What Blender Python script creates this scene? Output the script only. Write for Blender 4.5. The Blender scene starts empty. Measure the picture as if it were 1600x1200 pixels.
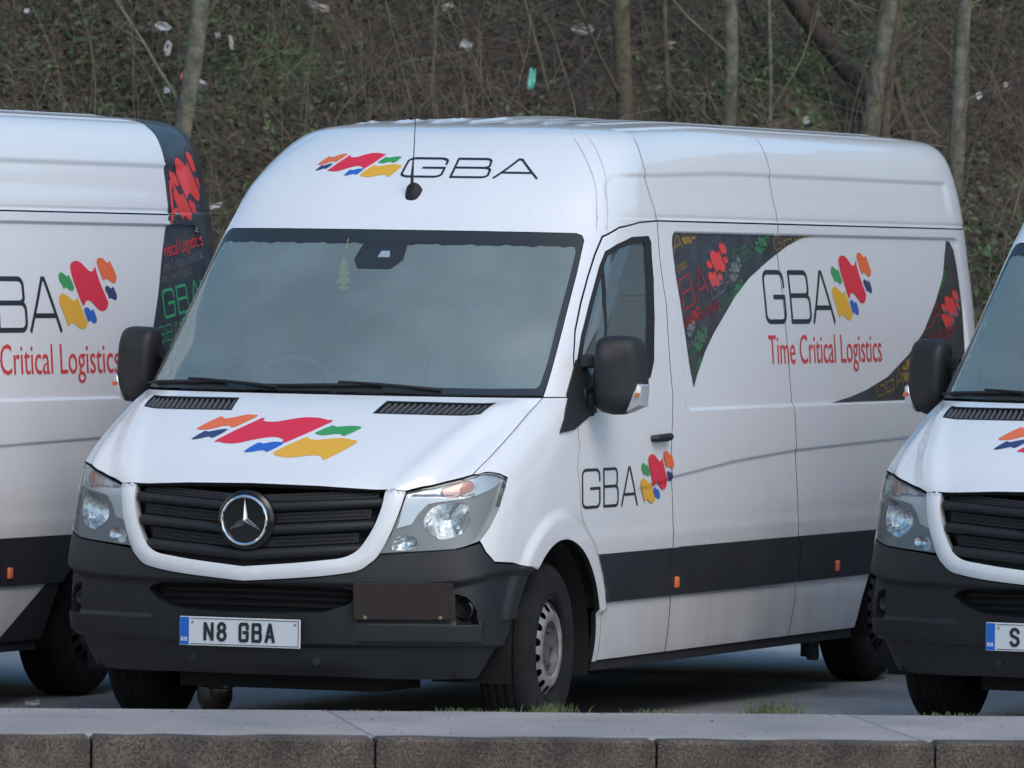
import bpy, math, random
import numpy as np
from mathutils import Vector, Matrix
from mathutils.geometry import delaunay_2d_cdt

# ------------------------------------------------------------------ camera, sky, sun, exposure
scene = bpy.context.scene
COL = scene.collection
random.seed(7); RNG = np.random.default_rng(7)

cam_d = bpy.data.cameras.new('camera'); cam = bpy.data.objects.new('camera', cam_d); COL.objects.link(cam)
_r = Vector((0.93628786, 0.35087856, 0.01578833)); _u = Vector((-0.02070285, 0.01025913, 0.99973304)); _f = Vector((-0.35062292, 0.93636477, -0.01686968))
cam.matrix_world = Matrix(((_r.x, _u.x, -_f.x, 12.284352), (_r.y, _u.y, -_f.y, -29.817293), (_r.z, _u.z, -_f.z, 2.018758), (0, 0, 0, 1)))
cam_d.sensor_width = 36.0; cam_d.lens = 36.0*12242.418/1600.0
cam_d.clip_start = 0.5; cam_d.clip_end = 400.0
cam_d.dof.use_dof = True; cam_d.dof.focus_distance = 33.2; cam_d.dof.aperture_fstop = 9.0
scene.camera = cam
scene.view_settings.view_transform = 'Standard'; scene.view_settings.look = 'None'
scene.view_settings.exposure = 0.62; scene.view_settings.gamma = 1.0; scene.view_settings.use_curve_mapping = False

world = bpy.data.worlds.new('World'); scene.world = world; world.use_nodes = True
wn = world.node_tree; wn.nodes.clear()
wo = wn.nodes.new('ShaderNodeOutputWorld'); wb = wn.nodes.new('ShaderNodeBackground'); sky = wn.nodes.new('ShaderNodeTexSky')
hs = wn.nodes.new('ShaderNodeHueSaturation'); hs.inputs['Saturation'].default_value = 1.3; hs.inputs['Hue'].default_value = 0.482
sky.sky_type = 'NISHITA'; sky.sun_disc = False; sky.sun_elevation = math.radians(48); sky.sun_rotation = math.radians(128)
sky.air_density = 1.0; sky.dust_density = 2.0; sky.ozone_density = 1.0
wb.inputs['Strength'].default_value = 0.125
wn.links.new(sky.outputs[0], hs.inputs['Color']); wn.links.new(hs.outputs[0], wb.inputs['Color']); wn.links.new(wb.outputs[0], wo.inputs['Surface'])
sun_d = bpy.data.lights.new('sun', 'SUN'); sun = bpy.data.objects.new('sun', sun_d); COL.objects.link(sun)
sun_d.energy = 0.5; sun_d.angle = math.radians(30); sun_d.color = (1.0, 0.985, 0.97)
az = math.radians(128); el = math.radians(48)
sdir = Vector((math.sin(az)*math.cos(el), math.cos(az)*math.cos(el), math.sin(el)))
sun.rotation_euler = sdir.to_track_quat('Z', 'Y').to_euler(); sun.location = (10, -10, 20)

# ------------------------------------------------------------------ materials
def newmat(name):
    m = bpy.data.materials.new(name); m.use_nodes = True; nt = m.node_tree
    return m, nt, nt.nodes['Principled BSDF']
def N(nt, t, **k):
    n = nt.nodes.new(t)
    for a, b in k.items(): setattr(n, a, b)
    return n
def simple(name, col, rough=.5, metal=0., coat=0., spec=None, var=0.0, vscale=30., bump=0.0, bscale=200.):
    m, nt, p = newmat(name)
    p.inputs['Base Color'].default_value = (*col, 1); p.inputs['Roughness'].default_value = rough; p.inputs['Metallic'].default_value = metal
    p.inputs['Coat Weight'].default_value = coat
    if spec is not None: p.inputs['Specular IOR Level'].default_value = spec
    tc = N(nt, 'ShaderNodeTexCoord')
    if var > 0:
        ns = N(nt, 'ShaderNodeTexNoise'); ns.inputs['Scale'].default_value = vscale; ns.inputs['Detail'].default_value = 5
        mr = N(nt, 'ShaderNodeMapRange'); mr.inputs['From Min'].default_value = .3; mr.inputs['From Max'].default_value = .7
        mr.inputs['To Min'].default_value = 1-var; mr.inputs['To Max'].default_value = 1+var
        mx = N(nt, 'ShaderNodeMix', data_type='RGBA', blend_type='MULTIPLY'); mx.inputs[0].default_value = 1; mx.inputs[6].default_value = (*col, 1)
        nt.links.new(tc.outputs['Object'], ns.inputs['Vector']); nt.links.new(ns.outputs['Fac'], mr.inputs['Value']); nt.links.new(mr.outputs[0], mx.inputs[7]); nt.links.new(mx.outputs[2], p.inputs['Base Color'])
    if bump > 0:
        n2 = N(nt, 'ShaderNodeTexNoise'); n2.inputs['Scale'].default_value = bscale; n2.inputs['Detail'].default_value = 3
        b = N(nt, 'ShaderNodeBump'); b.inputs['Strength'].default_value = bump; b.inputs['Distance'].default_value = .01
        nt.links.new(tc.outputs['Object'], n2.inputs['Vector']); nt.links.new(n2.outputs['Fac'], b.inputs['Height']); nt.links.new(b.outputs[0], p.inputs['Normal'])
    return m
def ramp(nt, stops):
    r = N(nt, 'ShaderNodeValToRGB'); e = r.color_ramp.elements
    while len(e) < len(stops): e.new(.5)
    for q, (pos, c) in zip(e, stops): q.position = pos; q.color = (*c, 1)
    return r

def white_paint():
    m, nt, p = newmat('white_paint')
    tc = N(nt, 'ShaderNodeTexCoord'); sep = N(nt, 'ShaderNodeSeparateXYZ'); nt.links.new(tc.outputs['Object'], sep.inputs[0])
    # road film: heavier low down, streaky
    mr = N(nt, 'ShaderNodeMapRange'); mr.inputs['From Min'].default_value = 1.25; mr.inputs['From Max'].default_value = .3; mr.inputs['To Min'].default_value = 0; mr.inputs['To Max'].default_value = 1
    nt.links.new(sep.outputs['Z'], mr.inputs['Value'])
    mp = N(nt, 'ShaderNodeMapping'); mp.inputs['Scale'].default_value = (1, 1, .35); nt.links.new(tc.outputs['Object'], mp.inputs['Vector'])
    ns = N(nt, 'ShaderNodeTexNoise'); ns.inputs['Scale'].default_value = 3.5; ns.inputs['Detail'].default_value = 8; ns.inputs['Roughness'].default_value = .62
    nt.links.new(mp.outputs[0], ns.inputs['Vector'])
    n3 = N(nt, 'ShaderNodeTexNoise'); n3.inputs['Scale'].default_value = 45; n3.inputs['Detail'].default_value = 6; nt.links.new(mp.outputs[0], n3.inputs['Vector'])
    pw = N(nt, 'ShaderNodeMath', operation='POWER'); pw.inputs[1].default_value = 1.6; nt.links.new(mr.outputs[0], pw.inputs[0])
    mu = N(nt, 'ShaderNodeMath', operation='MULTIPLY'); nt.links.new(pw.outputs[0], mu.inputs[0]); nt.links.new(ns.outputs['Fac'], mu.inputs[1])
    a2 = N(nt, 'ShaderNodeMath', operation='MULTIPLY_ADD'); a2.inputs[1].default_value = 1.0; a2.inputs[2].default_value = 0.0; nt.links.new(mu.outputs[0], a2.inputs[0])
    b2 = N(nt, 'ShaderNodeMapRange'); b2.inputs['From Min'].default_value = .52; b2.inputs['From Max'].default_value = .75; b2.inputs['To Min'].default_value = 0; b2.inputs['To Max'].default_value = .07
    nt.links.new(n3.outputs['Fac'], b2.inputs['Value'])
    ad = N(nt, 'ShaderNodeMath', operation='ADD', use_clamp=True); nt.links.new(a2.outputs[0], ad.inputs[0]); nt.links.new(b2.outputs[0], ad.inputs[1])
    mx = N(nt, 'ShaderNodeMix', data_type='RGBA'); mx.inputs[6].default_value = (.80, .81, .82, 1); mx.inputs[7].default_value = (.36, .345, .325, 1)
    nt.links.new(ad.outputs[0], mx.inputs[0]); nt.links.new(mx.outputs[2], p.inputs['Base Color'])
    rr = N(nt, 'ShaderNodeMapRange'); rr.inputs['To Min'].default_value = .30; rr.inputs['To Max'].default_value = .7; nt.links.new(ad.outputs[0], rr.inputs['Value']); nt.links.new(rr.outputs[0], p.inputs['Roughness'])
    p.inputs['Coat Weight'].default_value = .85; p.inputs['Coat Roughness'].default_value = .035
    # very slight panel waviness
    nw = N(nt, 'ShaderNodeTexNoise'); nw.inputs['Scale'].default_value = 2.2; nw.inputs['Detail'].default_value = 1
    bw = N(nt, 'ShaderNodeBump'); bw.inputs['Strength'].default_value = .25; bw.inputs['Distance'].default_value = .012
    nt.links.new(tc.outputs['Object'], nw.inputs['Vector']); nt.links.new(nw.outputs['Fac'], bw.inputs['Height']); nt.links.new(bw.outputs[0], p.inputs['Coat Normal'])
    return m
def glass_mat(name, tint, dirt_glare=.10, dirt_glare_col=(.42, .48, .47), ior=1.75):
    m, nt, p = newmat(name); nt.nodes.remove(p); out = nt.nodes['Material Output']
    tr = N(nt, 'ShaderNodeBsdfTransparent'); tr.inputs[0].default_value = (*tint, 1)
    gl = N(nt, 'ShaderNodeBsdfGlossy'); gl.inputs['Roughness'].default_value = .03; gl.inputs['Color'].default_value = (.9, .97, .96, 1)
    df = N(nt, 'ShaderNodeBsdfDiffuse'); df.inputs[0].default_value = (*dirt_glare_col, 1)  # pale film: dirt, plus sky reflection and glare put in as colour
    fr = N(nt, 'ShaderNodeFresnel'); fr.inputs['IOR'].default_value = ior
    m1 = N(nt, 'ShaderNodeMixShader'); m2 = N(nt, 'ShaderNodeMixShader')
    tc = N(nt, 'ShaderNodeTexCoord'); ns = N(nt, 'ShaderNodeTexNoise'); ns.inputs['Scale'].default_value = 2.5; ns.inputs['Detail'].default_value = 7
    mr = N(nt, 'ShaderNodeMapRange'); mr.inputs['From Min'].default_value = .35; mr.inputs['From Max'].default_value = .7; mr.inputs['To Min'].default_value = dirt_glare*.85; mr.inputs['To Max'].default_value = dirt_glare*1.2
    nt.links.new(tc.outputs['Object'], ns.inputs['Vector']); nt.links.new(ns.outputs['Fac'], mr.inputs['Value'])
    nt.links.new(mr.outputs[0], m1.inputs[0]); nt.links.new(tr.outputs[0], m1.inputs[1]); nt.links.new(df.outputs[0], m1.inputs[2])
    nt.links.new(fr.outputs[0], m2.inputs[0]); nt.links.new(m1.outputs[0], m2.inputs[1]); nt.links.new(gl.outputs[0], m2.inputs[2]); nt.links.new(m2.outputs[0], out.inputs['Surface'])
    return m

M = {}
M['white'] = white_paint()
M['black_plastic'] = simple('black_plastic', (.0125, .0135, .016), .55, var=.25, vscale=4, bump=.15, bscale=350)
M['trim_plastic'] = simple('trim_plastic', (.020, .021, .025), .5, var=.3, vscale=3)
M['gloss_black'] = simple('gloss_black', (.008, .008, .009), .25)
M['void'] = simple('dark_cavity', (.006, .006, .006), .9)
M['rubber'] = simple('black_rubber', (.012, .012, .013), .7)
M['tyre'] = simple('tyre_rubber', (.015, .015, .0155), .95, spec=.25, var=.35, vscale=9, bump=.3, bscale=90)
M['steel_wheel'] = simple('painted_steel', (.27, .26, .245), .45, .3, var=.3, vscale=14)
M['wheel_hub'] = simple('dirty_hub', (.10, .098, .095), .6, .3, var=.4, vscale=25)
M['shaded_steel'] = simple('shaded_wheel_steel', (.035, .034, .033), .6, var=.3, vscale=12)  # rear discs: wheel steel darkened, the shade under the body put into the colour
M['chrome'] = simple('chrome', (.82, .83, .85), .09, 1.0)
M['lamp_chrome'] = simple('lamp_reflector', (.78, .80, .82), .16, 1.0, bump=.5, bscale=55)
M['lamp_silver'] = simple('lamp_silver', (.62, .64, .66), .28, .55)
M['lamp_grey'] = simple('lamp_bezel', (.24, .25, .26), .4, .2)
M['amber'] = simple('amber_plastic', (.75, .17, .06), .3)
M['amber_pale'] = simple('pale_amber_lens', (.62, .45, .40), .25, .2)
M['amber_soft'] = simple('soft_amber', (.50, .20, .14), .3)
M['lens'] = glass_mat('clear_lens', (.95, .97, .97), .045, (.6, .62, .63), 1.30)
M['glass'] = glass_mat('windscreen_glass', (.86, .95, .92), .30, (.54, .66, .64), 1.9)
M['side_glass'] = glass_mat('side_glass', (.40, .48, .45), .17, (.42, .49, .47), 2.3)
M['frit'] = simple('glass_border', (.030, .034, .036), .30)
M['interior'] = simple('interior_trim', (.13, .14, .145), .75, var=.3, vscale=6)
M['interior_light'] = simple('interior_lining', (.50, .55, .55), .8, var=.2, vscale=3)
M['red'] = simple('print_red', (.76, .022, .05), .32, coat=.3)
M['orange'] = simple('print_orange', (.85, .16, .04), .32, coat=.3)
M['green'] = simple('print_green', (.05, .33, .09), .32, coat=.3)
M['navy'] = simple('print_navy', (.035, .05, .15), .32, coat=.3)
M['blue'] = simple('print_blue', (.03, .13, .52), .32, coat=.3)
M['yellow'] = simple('print_yellow', (.82, .43, .03), .32, coat=.3)
M['ink'] = simple('print_black', (.016, .02, .028), .35, coat=.2)
M['slogan'] = simple('print_slogan_red', (.66, .05, .04), .35, coat=.2)
M['wrap'] = simple('dark_wrap', (.035, .033, .038), .35, coat=.35, var=.5, vscale=9)
M['w_red'] = simple('wrap_red', (.30, .02, .028), .35, coat=.2, var=.35, vscale=30)
M['w_redbright'] = simple('wrap_bright_red', (.72, .05, .045), .35, coat=.2)
M['w_green'] = simple('wrap_green', (.04, .17, .06), .35, coat=.2, var=.3, vscale=30)
M['w_greenbright'] = simple('wrap_bright_green', (.04, .36, .13), .35, coat=.2)
M['w_gold'] = simple('wrap_gold', (.28, .17, .02), .35, coat=.2, var=.3, vscale=30)
M['w_grey'] = simple('wrap_grey', (.16, .16, .17), .35, coat=.2, var=.3, vscale=30)
M['w_blue'] = simple('wrap_blue', (.045, .055, .085), .35, coat=.2)
M['plate'] = simple('plate_white', (.62, .64, .66), .4)
M['plate_blue'] = simple('plate_blue', (.01, .12, .50), .4)
M['brown_board'] = simple('brown_board', (.028, .018, .016), .7, var=.2, vscale=20)
M['brass'] = simple('tarnished_screw', (.30, .26, .16), .5, .6)
M['seam'] = simple('seam_grey', (.10, .105, .115), .6)
M['gutter'] = simple('pale_seam_grey', (.42, .44, .47), .5)
M['mark_white'] = simple('mark_white', (.75, .78, .80), .5)
M['air_yellow'] = simple('air_freshener_card', (.85, .76, .10), .7)
M['purple'] = simple('sticker_purple', (.25, .12, .5), .5)

# ------------------------------------------------------------------ body surface of the van
def pchip(xk,yk,x):
    xk=np.asarray(xk,float); yk=np.asarray(yk,float); h=np.diff(xk); d=np.diff(yk,axis=0)/h.reshape((-1,)+(1,)*(yk.ndim-1))
    m=np.zeros_like(yk); m[0]=d[0]; m[-1]=d[-1]
    hh=h.reshape((-1,)+(1,)*(yk.ndim-1))
    w1=2*hh[1:]+hh[:-1]; w2=hh[1:]+2*hh[:-1]
    ok=(d[:-1]*d[1:])>0
    with np.errstate(all='ignore'):
        mm=(w1+w2)/(w1/d[:-1]+w2/d[1:])
    m[1:-1]=np.where(ok,mm,0)
    x=np.asarray(x,float); i=np.clip(np.searchsorted(xk,x)-1,0,len(xk)-2)
    t=(x-xk[i])/h[i]; sh=t.shape+(1,)*(yk.ndim-1); t=t.reshape(sh); H=h[i].reshape(sh)
    return (yk[i]*(1+2*t)*(1-t)**2+m[i]*H*t*(1-t)**2+yk[i+1]*t*t*(3-2*t)+m[i+1]*H*t*t*(t-1))
# plan outlines of the body, one row per height: v, z, nine (x, y) points from the centre line round the front corner
ROWS=[
(.22,.22,[(0,0),(0.3,0.03),(0.6,0.11),(.78,.20),(.86,.27),(.90,.35),(.92,.46),(.93,.57),(.94,.70)],.94),
(.30,.30,[(0,-0.06),(0.3,-0.03),(0.6,0.06),(.79,.15),(.885,.22),(.925,.30),(.95,.41),(.962,.54),(.968,.70)],.965),
(.42,.42,[(0,-0.09),(0.3,-0.06),(0.6,0.02),(.8,.10),(.90,.155),(.943,.23),(.968,.33),(.98,.48),(.985,.70)],.975),
(.56,.56,[(0,-0.11),(0.3,-0.08),(0.6,0.01),(.8,.085),(.90,.14),(.945,.21),(.970,.32),(.985,.47),(.99,.70)],.985),
(.66,.66,[(0,-0.12),(0.3,-0.085),(0.6,0.01),(.8,.09),(.895,.145),(.94,.215),(.967,.32),(.985,.47),(.992,.70)],.990),
(.80,.80,[(0,-0.11),(0.3,-0.075),(0.6,0.025),(.8,.115),(.885,.17),(.93,.24),(.96,.335),(.98,.48),(.993,.74)],.993),
(.92,.92,[(0,-0.1),(0.3,-0.065),(0.6,0.04),(.785,.135),(.872,.19),(.922,.262),(.954,.355),(.978,.5),(.992,.78)],.992),
(1.02,1.02,[(0,-0.08),(0.3,-0.045),(0.6,0.065),(.785,.145),(.87,.21),(.92,.285),(.952,.38),(.975,.52),(.99,.80)],.990),
(1.05,1.05,[(0,-0.045),(0.3,-0.015),(0.6,0.085),(.785,.155),(.869,.215),(.919,.295),(.952,.39),(.975,.54),(.989,.82)],.9895),
(1.10,1.10,[(0,0.045),(0.3,0.07),(0.6,0.14),(.785,.195),(.869,.245),(.919,.33),(.951,.43),(.973,.59),(.987,.85)],.988),
(1.20,1.20,[(0,0.22),(0.3,0.235),(0.6,0.29),(.787,.35),(.882,.42),(.926,.515),(.954,.625),(.972,.78),(.985,.98)],.985),
(1.30,1.30,[(0,0.4),(0.3,0.42),(0.6,0.47),(.787,.54),(.889,.645),(.931,.755),(.957,.865),(.972,.99),(.981,1.15)],.981),
(1.385,1.385,[(0,0.58),(0.3,0.6),(0.6,0.66),(.785,.735),(.890,.85),(.931,.97),(.955,1.07),(.968,1.18),(.976,1.31)],.977),
(1.41,1.41,[(0,.67),(.3,.68),(.6,.75),(.79,.84),(.890,.945),(.930,1.06),(.953,1.15),(.966,1.24),(.974,1.36)],.975),
(1.44,1.44,[(0,.735),(.3,.75),(.6,.82),(.79,.91),(.888,.985),(.926,1.085),(.95,1.18),(.964,1.28),(.972,1.39)],.973),
(1.75,1.75,[(0,1.06),(.3,1.08),(.6,1.15),(.785,1.235),(.862,1.30),(.90,1.40),(.925,1.49),(.94,1.60),(.948,1.70)],.949),
(2.09,2.09,[(0,1.43),(.3,1.445),(.6,1.515),(.77,1.59),(.835,1.645),(.868,1.73),(.887,1.83),(.898,1.95),(.903,2.07)],.905),
(2.17,2.17,[(0,1.52),(.3,1.535),(.6,1.60),(.76,1.67),(.825,1.73),(.858,1.81),(.877,1.91),(.888,2.03),(.894,2.15)],.895),
(2.28,2.28,[(0,1.63),(.3,1.645),(.6,1.71),(.75,1.77),(.81,1.83),(.842,1.91),(.860,2.0),(.870,2.10),(.875,2.21)],.876),
(2.38,2.38,[(0,1.735),(.3,1.75),(.58,1.81),(.72,1.87),(.78,1.93),(.813,2.0),(.834,2.08),(.845,2.17),(.850,2.27)],.852),
(2.47,2.47,[(0,1.845),(.29,1.86),(.55,1.92),(.68,1.98),(.74,2.04),(.775,2.10),(.80,2.17),(.815,2.25),(.82,2.33)],.822),
(2.53,2.53,[(0,1.95),(.28,1.965),(.52,2.02),(.64,2.08),(.70,2.13),(.735,2.18),(.762,2.24),(.78,2.31),(.788,2.39)],.790),
(2.57,2.575,[(0,2.05),(.26,2.065),(.48,2.11),(.59,2.16),(.64,2.20),(.675,2.25),(.705,2.31),(.725,2.38),(.737,2.45)],.740),
(2.61,2.597,[(0,2.16),(.24,2.17),(.42,2.21),(.51,2.25),(.56,2.29),(.595,2.33),(.62,2.38),(.64,2.44),(.65,2.51)],.655),
(2.66,2.611,[(0,2.32),(.20,2.33),(.34,2.36),(.41,2.40),(.44,2.43),(.465,2.47),(.485,2.51),(.50,2.56),(.51,2.62)],.51),
(2.74,2.620,[(0,2.60),(.12,2.605),(.2,2.62),(.23,2.65),(.25,2.68),(.262,2.71),(.27,2.74),(.275,2.77),(.28,2.8)],.28),
(2.82,2.625,[(0,2.85),(.0005,2.855),(.001,2.86),(.0015,2.865),(.002,2.87),(.0025,2.875),(.003,2.88),(.0035,2.885),(.004,2.89)],.004),
]
UK=np.array([0,.3,.6,.8,.95,1.1,1.3,1.6,2.0,5.0,8.5,8.72,8.86,8.96,9.06,9.35,10.0])
def build_table():
    vk=[];net=[]
    for v,z,pts,w in ROWS:
        vk.append(v); t=max(0,(z-1.2))
        yr=7.13-.035*t-.05*max(0,t-1.0)
        sh=max(0.0,(v-2.53)/.29) # rear edge draws in over the roof
        ye=yr-.9*sh**2 if v>2.53 else yr
        dy=min(1,w/.5)
        r=[(x,y,z) for x,y in pts]+[(w,3.0,z),(w,6.5 if v<2.6 else 6.5-.4*sh,z)]
        y0=r[-1][1]
        r+=[(w-.012*dy,max(y0+.02,ye-.24),z),(w-.035*dy,max(y0+.04,ye-.11),z),(w-.07*dy,max(y0+.06,ye-.045),z),(w-.13*dy,max(y0+.08,ye-.015),z),(w*.55,max(y0+.09,ye),z),(0,max(y0+.10,ye+.01),z)]
        net.append(r)
    net=np.array(net); vk=np.array(vk)
    V=np.arange(.22,2.8201,.01); U=np.concatenate([np.arange(0,3.4,.02),np.arange(3.4,8.5,.1),np.arange(8.5,10.001,.02)])
    A=pchip(UK,net.transpose(1,0,2),U)          # (U, rows, 3)
    for k0,k1 in ((8,9),(9,10)):
        m=(U>=UK[k0])&(U<=UK[k1]); t=((U[m]-UK[k0])/(UK[k1]-UK[k0]))[:,None]
        A[m,:,1]=net[:,k0,1][None]*(1-t)+net[:,k1,1][None]*t
    T=pchip(vk,A.transpose(1,0,2),V)            # (V, U, 3)
    def blur(T,axis,n,keep=None):
        for _ in range(n):
            S=T.copy(); a=[slice(None)]*3; b=[slice(None)]*3; c=[slice(None)]*3
            a[axis]=slice(0,-2); b[axis]=slice(1,-1); c[axis]=slice(2,None)
            S[tuple(b)]=.25*T[tuple(a)]+.5*T[tuple(b)]+.25*T[tuple(c)]
            if keep is not None: S[keep]=T[keep]
            T=S
        return T
    kv=np.where(np.abs(V-1.41)<.006)[0]
    T2=blur(T,0,10,kv)
    T2[:,:,2]=T[:,:,2]*.5+T2[:,:,2]*.5
    T3=T2.copy()
    n=140
    seg=np.concatenate([T2[:,1:30][:,::-1]*[-1,1,1],T2[:,:n+2]],1)
    seg=blur(seg,1,14); T3[:,:n]=seg[:,29:29+n]
    T3[:,0,0]=0
    a=np.clip((3.6-T3[...,1])/1.5,0,1); b=np.clip((T3[...,2]-2.2)/.3,0,1)
    T3[...,2]-=.036*a*a*(3-2*a)*b*b*(3-2*b)
    m=(U>=8.5); k=np.where(m)[0][0]
    T3[:,k:]=blur(T2[:,k:],1,4)
    return U,V,T3
TU,TV,TT=build_table()
def base(u,v):
    u=np.atleast_1d(np.asarray(u,float)); v=np.atleast_1d(np.asarray(v,float)); s=np.where(u<0,-1.,1.); u=np.abs(u)
    i=np.clip(np.searchsorted(TU,u,side='right')-1,0,len(TU)-2); j=np.clip(((v-.22)/.01).astype(int),0,len(TV)-2)
    a=(u-TU[i])/(TU[i+1]-TU[i]); b=(v-TV[j])/.01; a=a[:,None]; b=b[:,None]
    P=(TT[j,i]*(1-a)+TT[j,i+1]*a)*(1-b)+(TT[j+1,i]*(1-a)+TT[j+1,i+1]*a)*b
    P=P.copy(); P[:,0]*=s
    return P
def y2u(y,v):
    "side: u for a given y"
    y=np.atleast_1d(np.asarray(y,float)); v=np.broadcast_to(np.asarray(v,float),y.shape)
    out=np.empty_like(y); ug=np.concatenate([np.linspace(.9,2,60),np.linspace(2.05,8.5,130),np.linspace(8.52,9.0,30)])
    for q in range(len(y)):
        yy=base(ug,np.full(len(ug),v[q]))[:,1]; out[q]=np.interp(y[q],yy,ug)
    return out

# ------------------------------------------------------------------ mesh helpers
def link(name, me, mat=None, parent=None):
    o = bpy.data.objects.new(name, me); COL.objects.link(o)
    if mat is not None: me.materials.append(mat)
    if parent is not None: o.parent = parent
    return o
def thing(name, label, cat, loc=(0, 0, 0), rz=0, group=None):
    o = bpy.data.objects.new(name, None); COL.objects.link(o); o.empty_display_size = .2
    o.location = loc; o.rotation_euler = (0, 0, rz); o['label'] = label; o['category'] = cat
    if group: o['group'] = group
    return o
def tag(o, label, cat, group=None):
    o['label'] = label; o['category'] = cat
    if group: o['group'] = group
    return o
def pip(P, poly):
    poly = np.asarray(poly, float); x, y = P[:, 0], P[:, 1]; ins = np.zeros(len(P), bool)
    a = poly; b = np.roll(poly, -1, 0)
    for (x1, y1), (x2, y2) in zip(a, b):
        if y1 == y2: continue
        c = ((y1 > y) != (y2 > y)) & (x < (x2-x1)*(y-y1)/(y2-y1)+x1); ins ^= c
    return ins
def densify(poly, sx, sy):
    out = []
    n = len(poly)
    for i in range(n):
        a = poly[i]; b = poly[(i+1) % n]; k = max(1, int(math.ceil(max(abs(b[0]-a[0])/sx, abs(b[1]-a[1])/sy)-1e-6)))
        for j in range(k): out.append((a[0]+(b[0]-a[0])*j/k, a[1]+(b[1]-a[1])*j/k))
    return out
def smooth_poly(pts, n=3):
    "closed Catmull-Rom through pts"
    P = np.array(pts, float); out = []
    m = len(P)
    for i in range(m):
        p0, p1, p2, p3 = P[i-1], P[i], P[(i+1) % m], P[(i+2) % m]
        for k in range(n):
            t = k/n; out.append(tuple(.5*((2*p1)+(-p0+p2)*t+(2*p0-5*p1+4*p2-p3)*t*t+(-p0+3*p1-3*p2+p3)*t**3)))
    return out
def sstep(x): x = np.clip(x, 0, 1); return x*x*(3-2*x)

# table gradients of the body surface
_Tu = np.empty_like(TT); _Tv = np.empty_like(TT)
for _k in range(3):
    _Tu[..., _k] = np.gradient(TT[..., _k], TU, axis=1); _Tv[..., _k] = np.gradient(TT[..., _k], .01, axis=0)
def _interp(T, u, v):
    u = np.abs(u); i = np.clip(np.searchsorted(TU, u, side='right')-1, 0, len(TU)-2); j = np.clip(((v-.22)/.01).astype(int), 0, len(TV)-2)
    a = ((u-TU[i])/(TU[i+1]-TU[i]))[:, None]; b = ((v-TV[j])/.01)[:, None]
    return (T[j, i]*(1-a)+T[j, i+1]*a)*(1-b)+(T[j+1, i]*(1-a)+T[j+1, i+1]*a)*b
def relief(u, v, P):
    "fine shape of the panels: distance out from the smooth body (metres)"
    y = P[:, 1]; x = np.abs(P[:, 0]); au = np.abs(u)
    side = sstep((x-.80)/.04)*sstep((y-1.0)/.2)*(au > 1.2)
    r = np.zeros(len(u))
    # pressed-in window blank
    yf = 2.535+np.clip((2.10-v)*.02, 0, 1)
    dx = np.minimum((y-yf), (6.79-y)); dz = np.minimum(v-1.338, 2.118-v)
    rr = .07; qx = np.clip(rr-dx, 0, None); qz = np.clip(rr-dz, 0, None); d = rr-np.sqrt(qx*qx+qz*qz)
    r -= .013*sstep((d+.004)/.014)*side*(y > 2.3)
    # belt crease
    zc = np.interp(y, [1.6, 2.0, 2.4, 3.21, 4.06, 4.96, 5.7, 6.8], [.985, 1.015, 1.053, 1.104, 1.137, 1.153, 1.166, 1.18])
    amp = sstep((y-1.65)/.7)
    r -= .0075*amp*side*sstep((zc-v+.004)/.014)*(1-sstep((zc-v-.01)/.26))
    # band above the trim, slight step in
    r += .003*side*(1-sstep((v-.80)/.06))
    # roof side: gutter groove and long crease
    s2 = sstep((x-.5)/.1)
    r -= .004*np.exp(-((v-2.180)/.008)**2)*sstep((y-2.3)/.1)*side
    yfr = 1.93+np.clip(2.38-v, 0, .3)*-.55
    cz = 2.392
    d2 = np.minimum((y-yfr)*.8, cz-v); qx = np.clip(.10-(y-yfr)*.8, 0, None); qz = np.clip(.10-(cz-v), 0, None); d2 = .10-np.sqrt(qx*qx+qz*qz)
    r -= .0105*sstep((d2+.006)/.026)*(v > 2.17)*(au > 1.0)*sstep((6.75-y)/.1)*(1-.8*sstep((2.30-v)/.12))
    # wheel-arch flare
    ra = np.hypot(y-.95, v-.345)
    r += .020*(1-sstep((ra-.555)/.055))*(au > 1.3)*(y < 1.7)*(v > .5)
    # bonnet: raised wings either side of the crease
    uc = np.interp(v, [1.03, 1.15, 1.30, 1.40], [.62, .70, .79, .86])
    hood = (v > 1.02)*(v < 1.415)*(au < 1.0)
    r -= .016*sstep((au-uc)/.10)*hood*sstep((1.41-v)/.03)
    r += .010*np.exp(-((au-uc+.035)/.05)**2)*hood*sstep((1.41-v)/.05)
    # bumper overhang and lower lip
    b = (v < .80)*(y < 1.0)
    vc = .655+.055*sstep((au-.6)/.8)
    r -= .030*sstep((vc-v)/.03)*b
    r -= .030*sstep((.395-v)/.03)*b
    r += .012*sstep((.50-v)/.02)*sstep((v-.40)/.01)*b*(au > .46)*(au < 1.12)
    # roof ribs
    r += .012*np.maximum(0, np.cos(x*2*math.pi/.17))**4*(v > 2.60)*sstep((y-2.35)/.12)*sstep((6.5-y)/.1)
    return r
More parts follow.
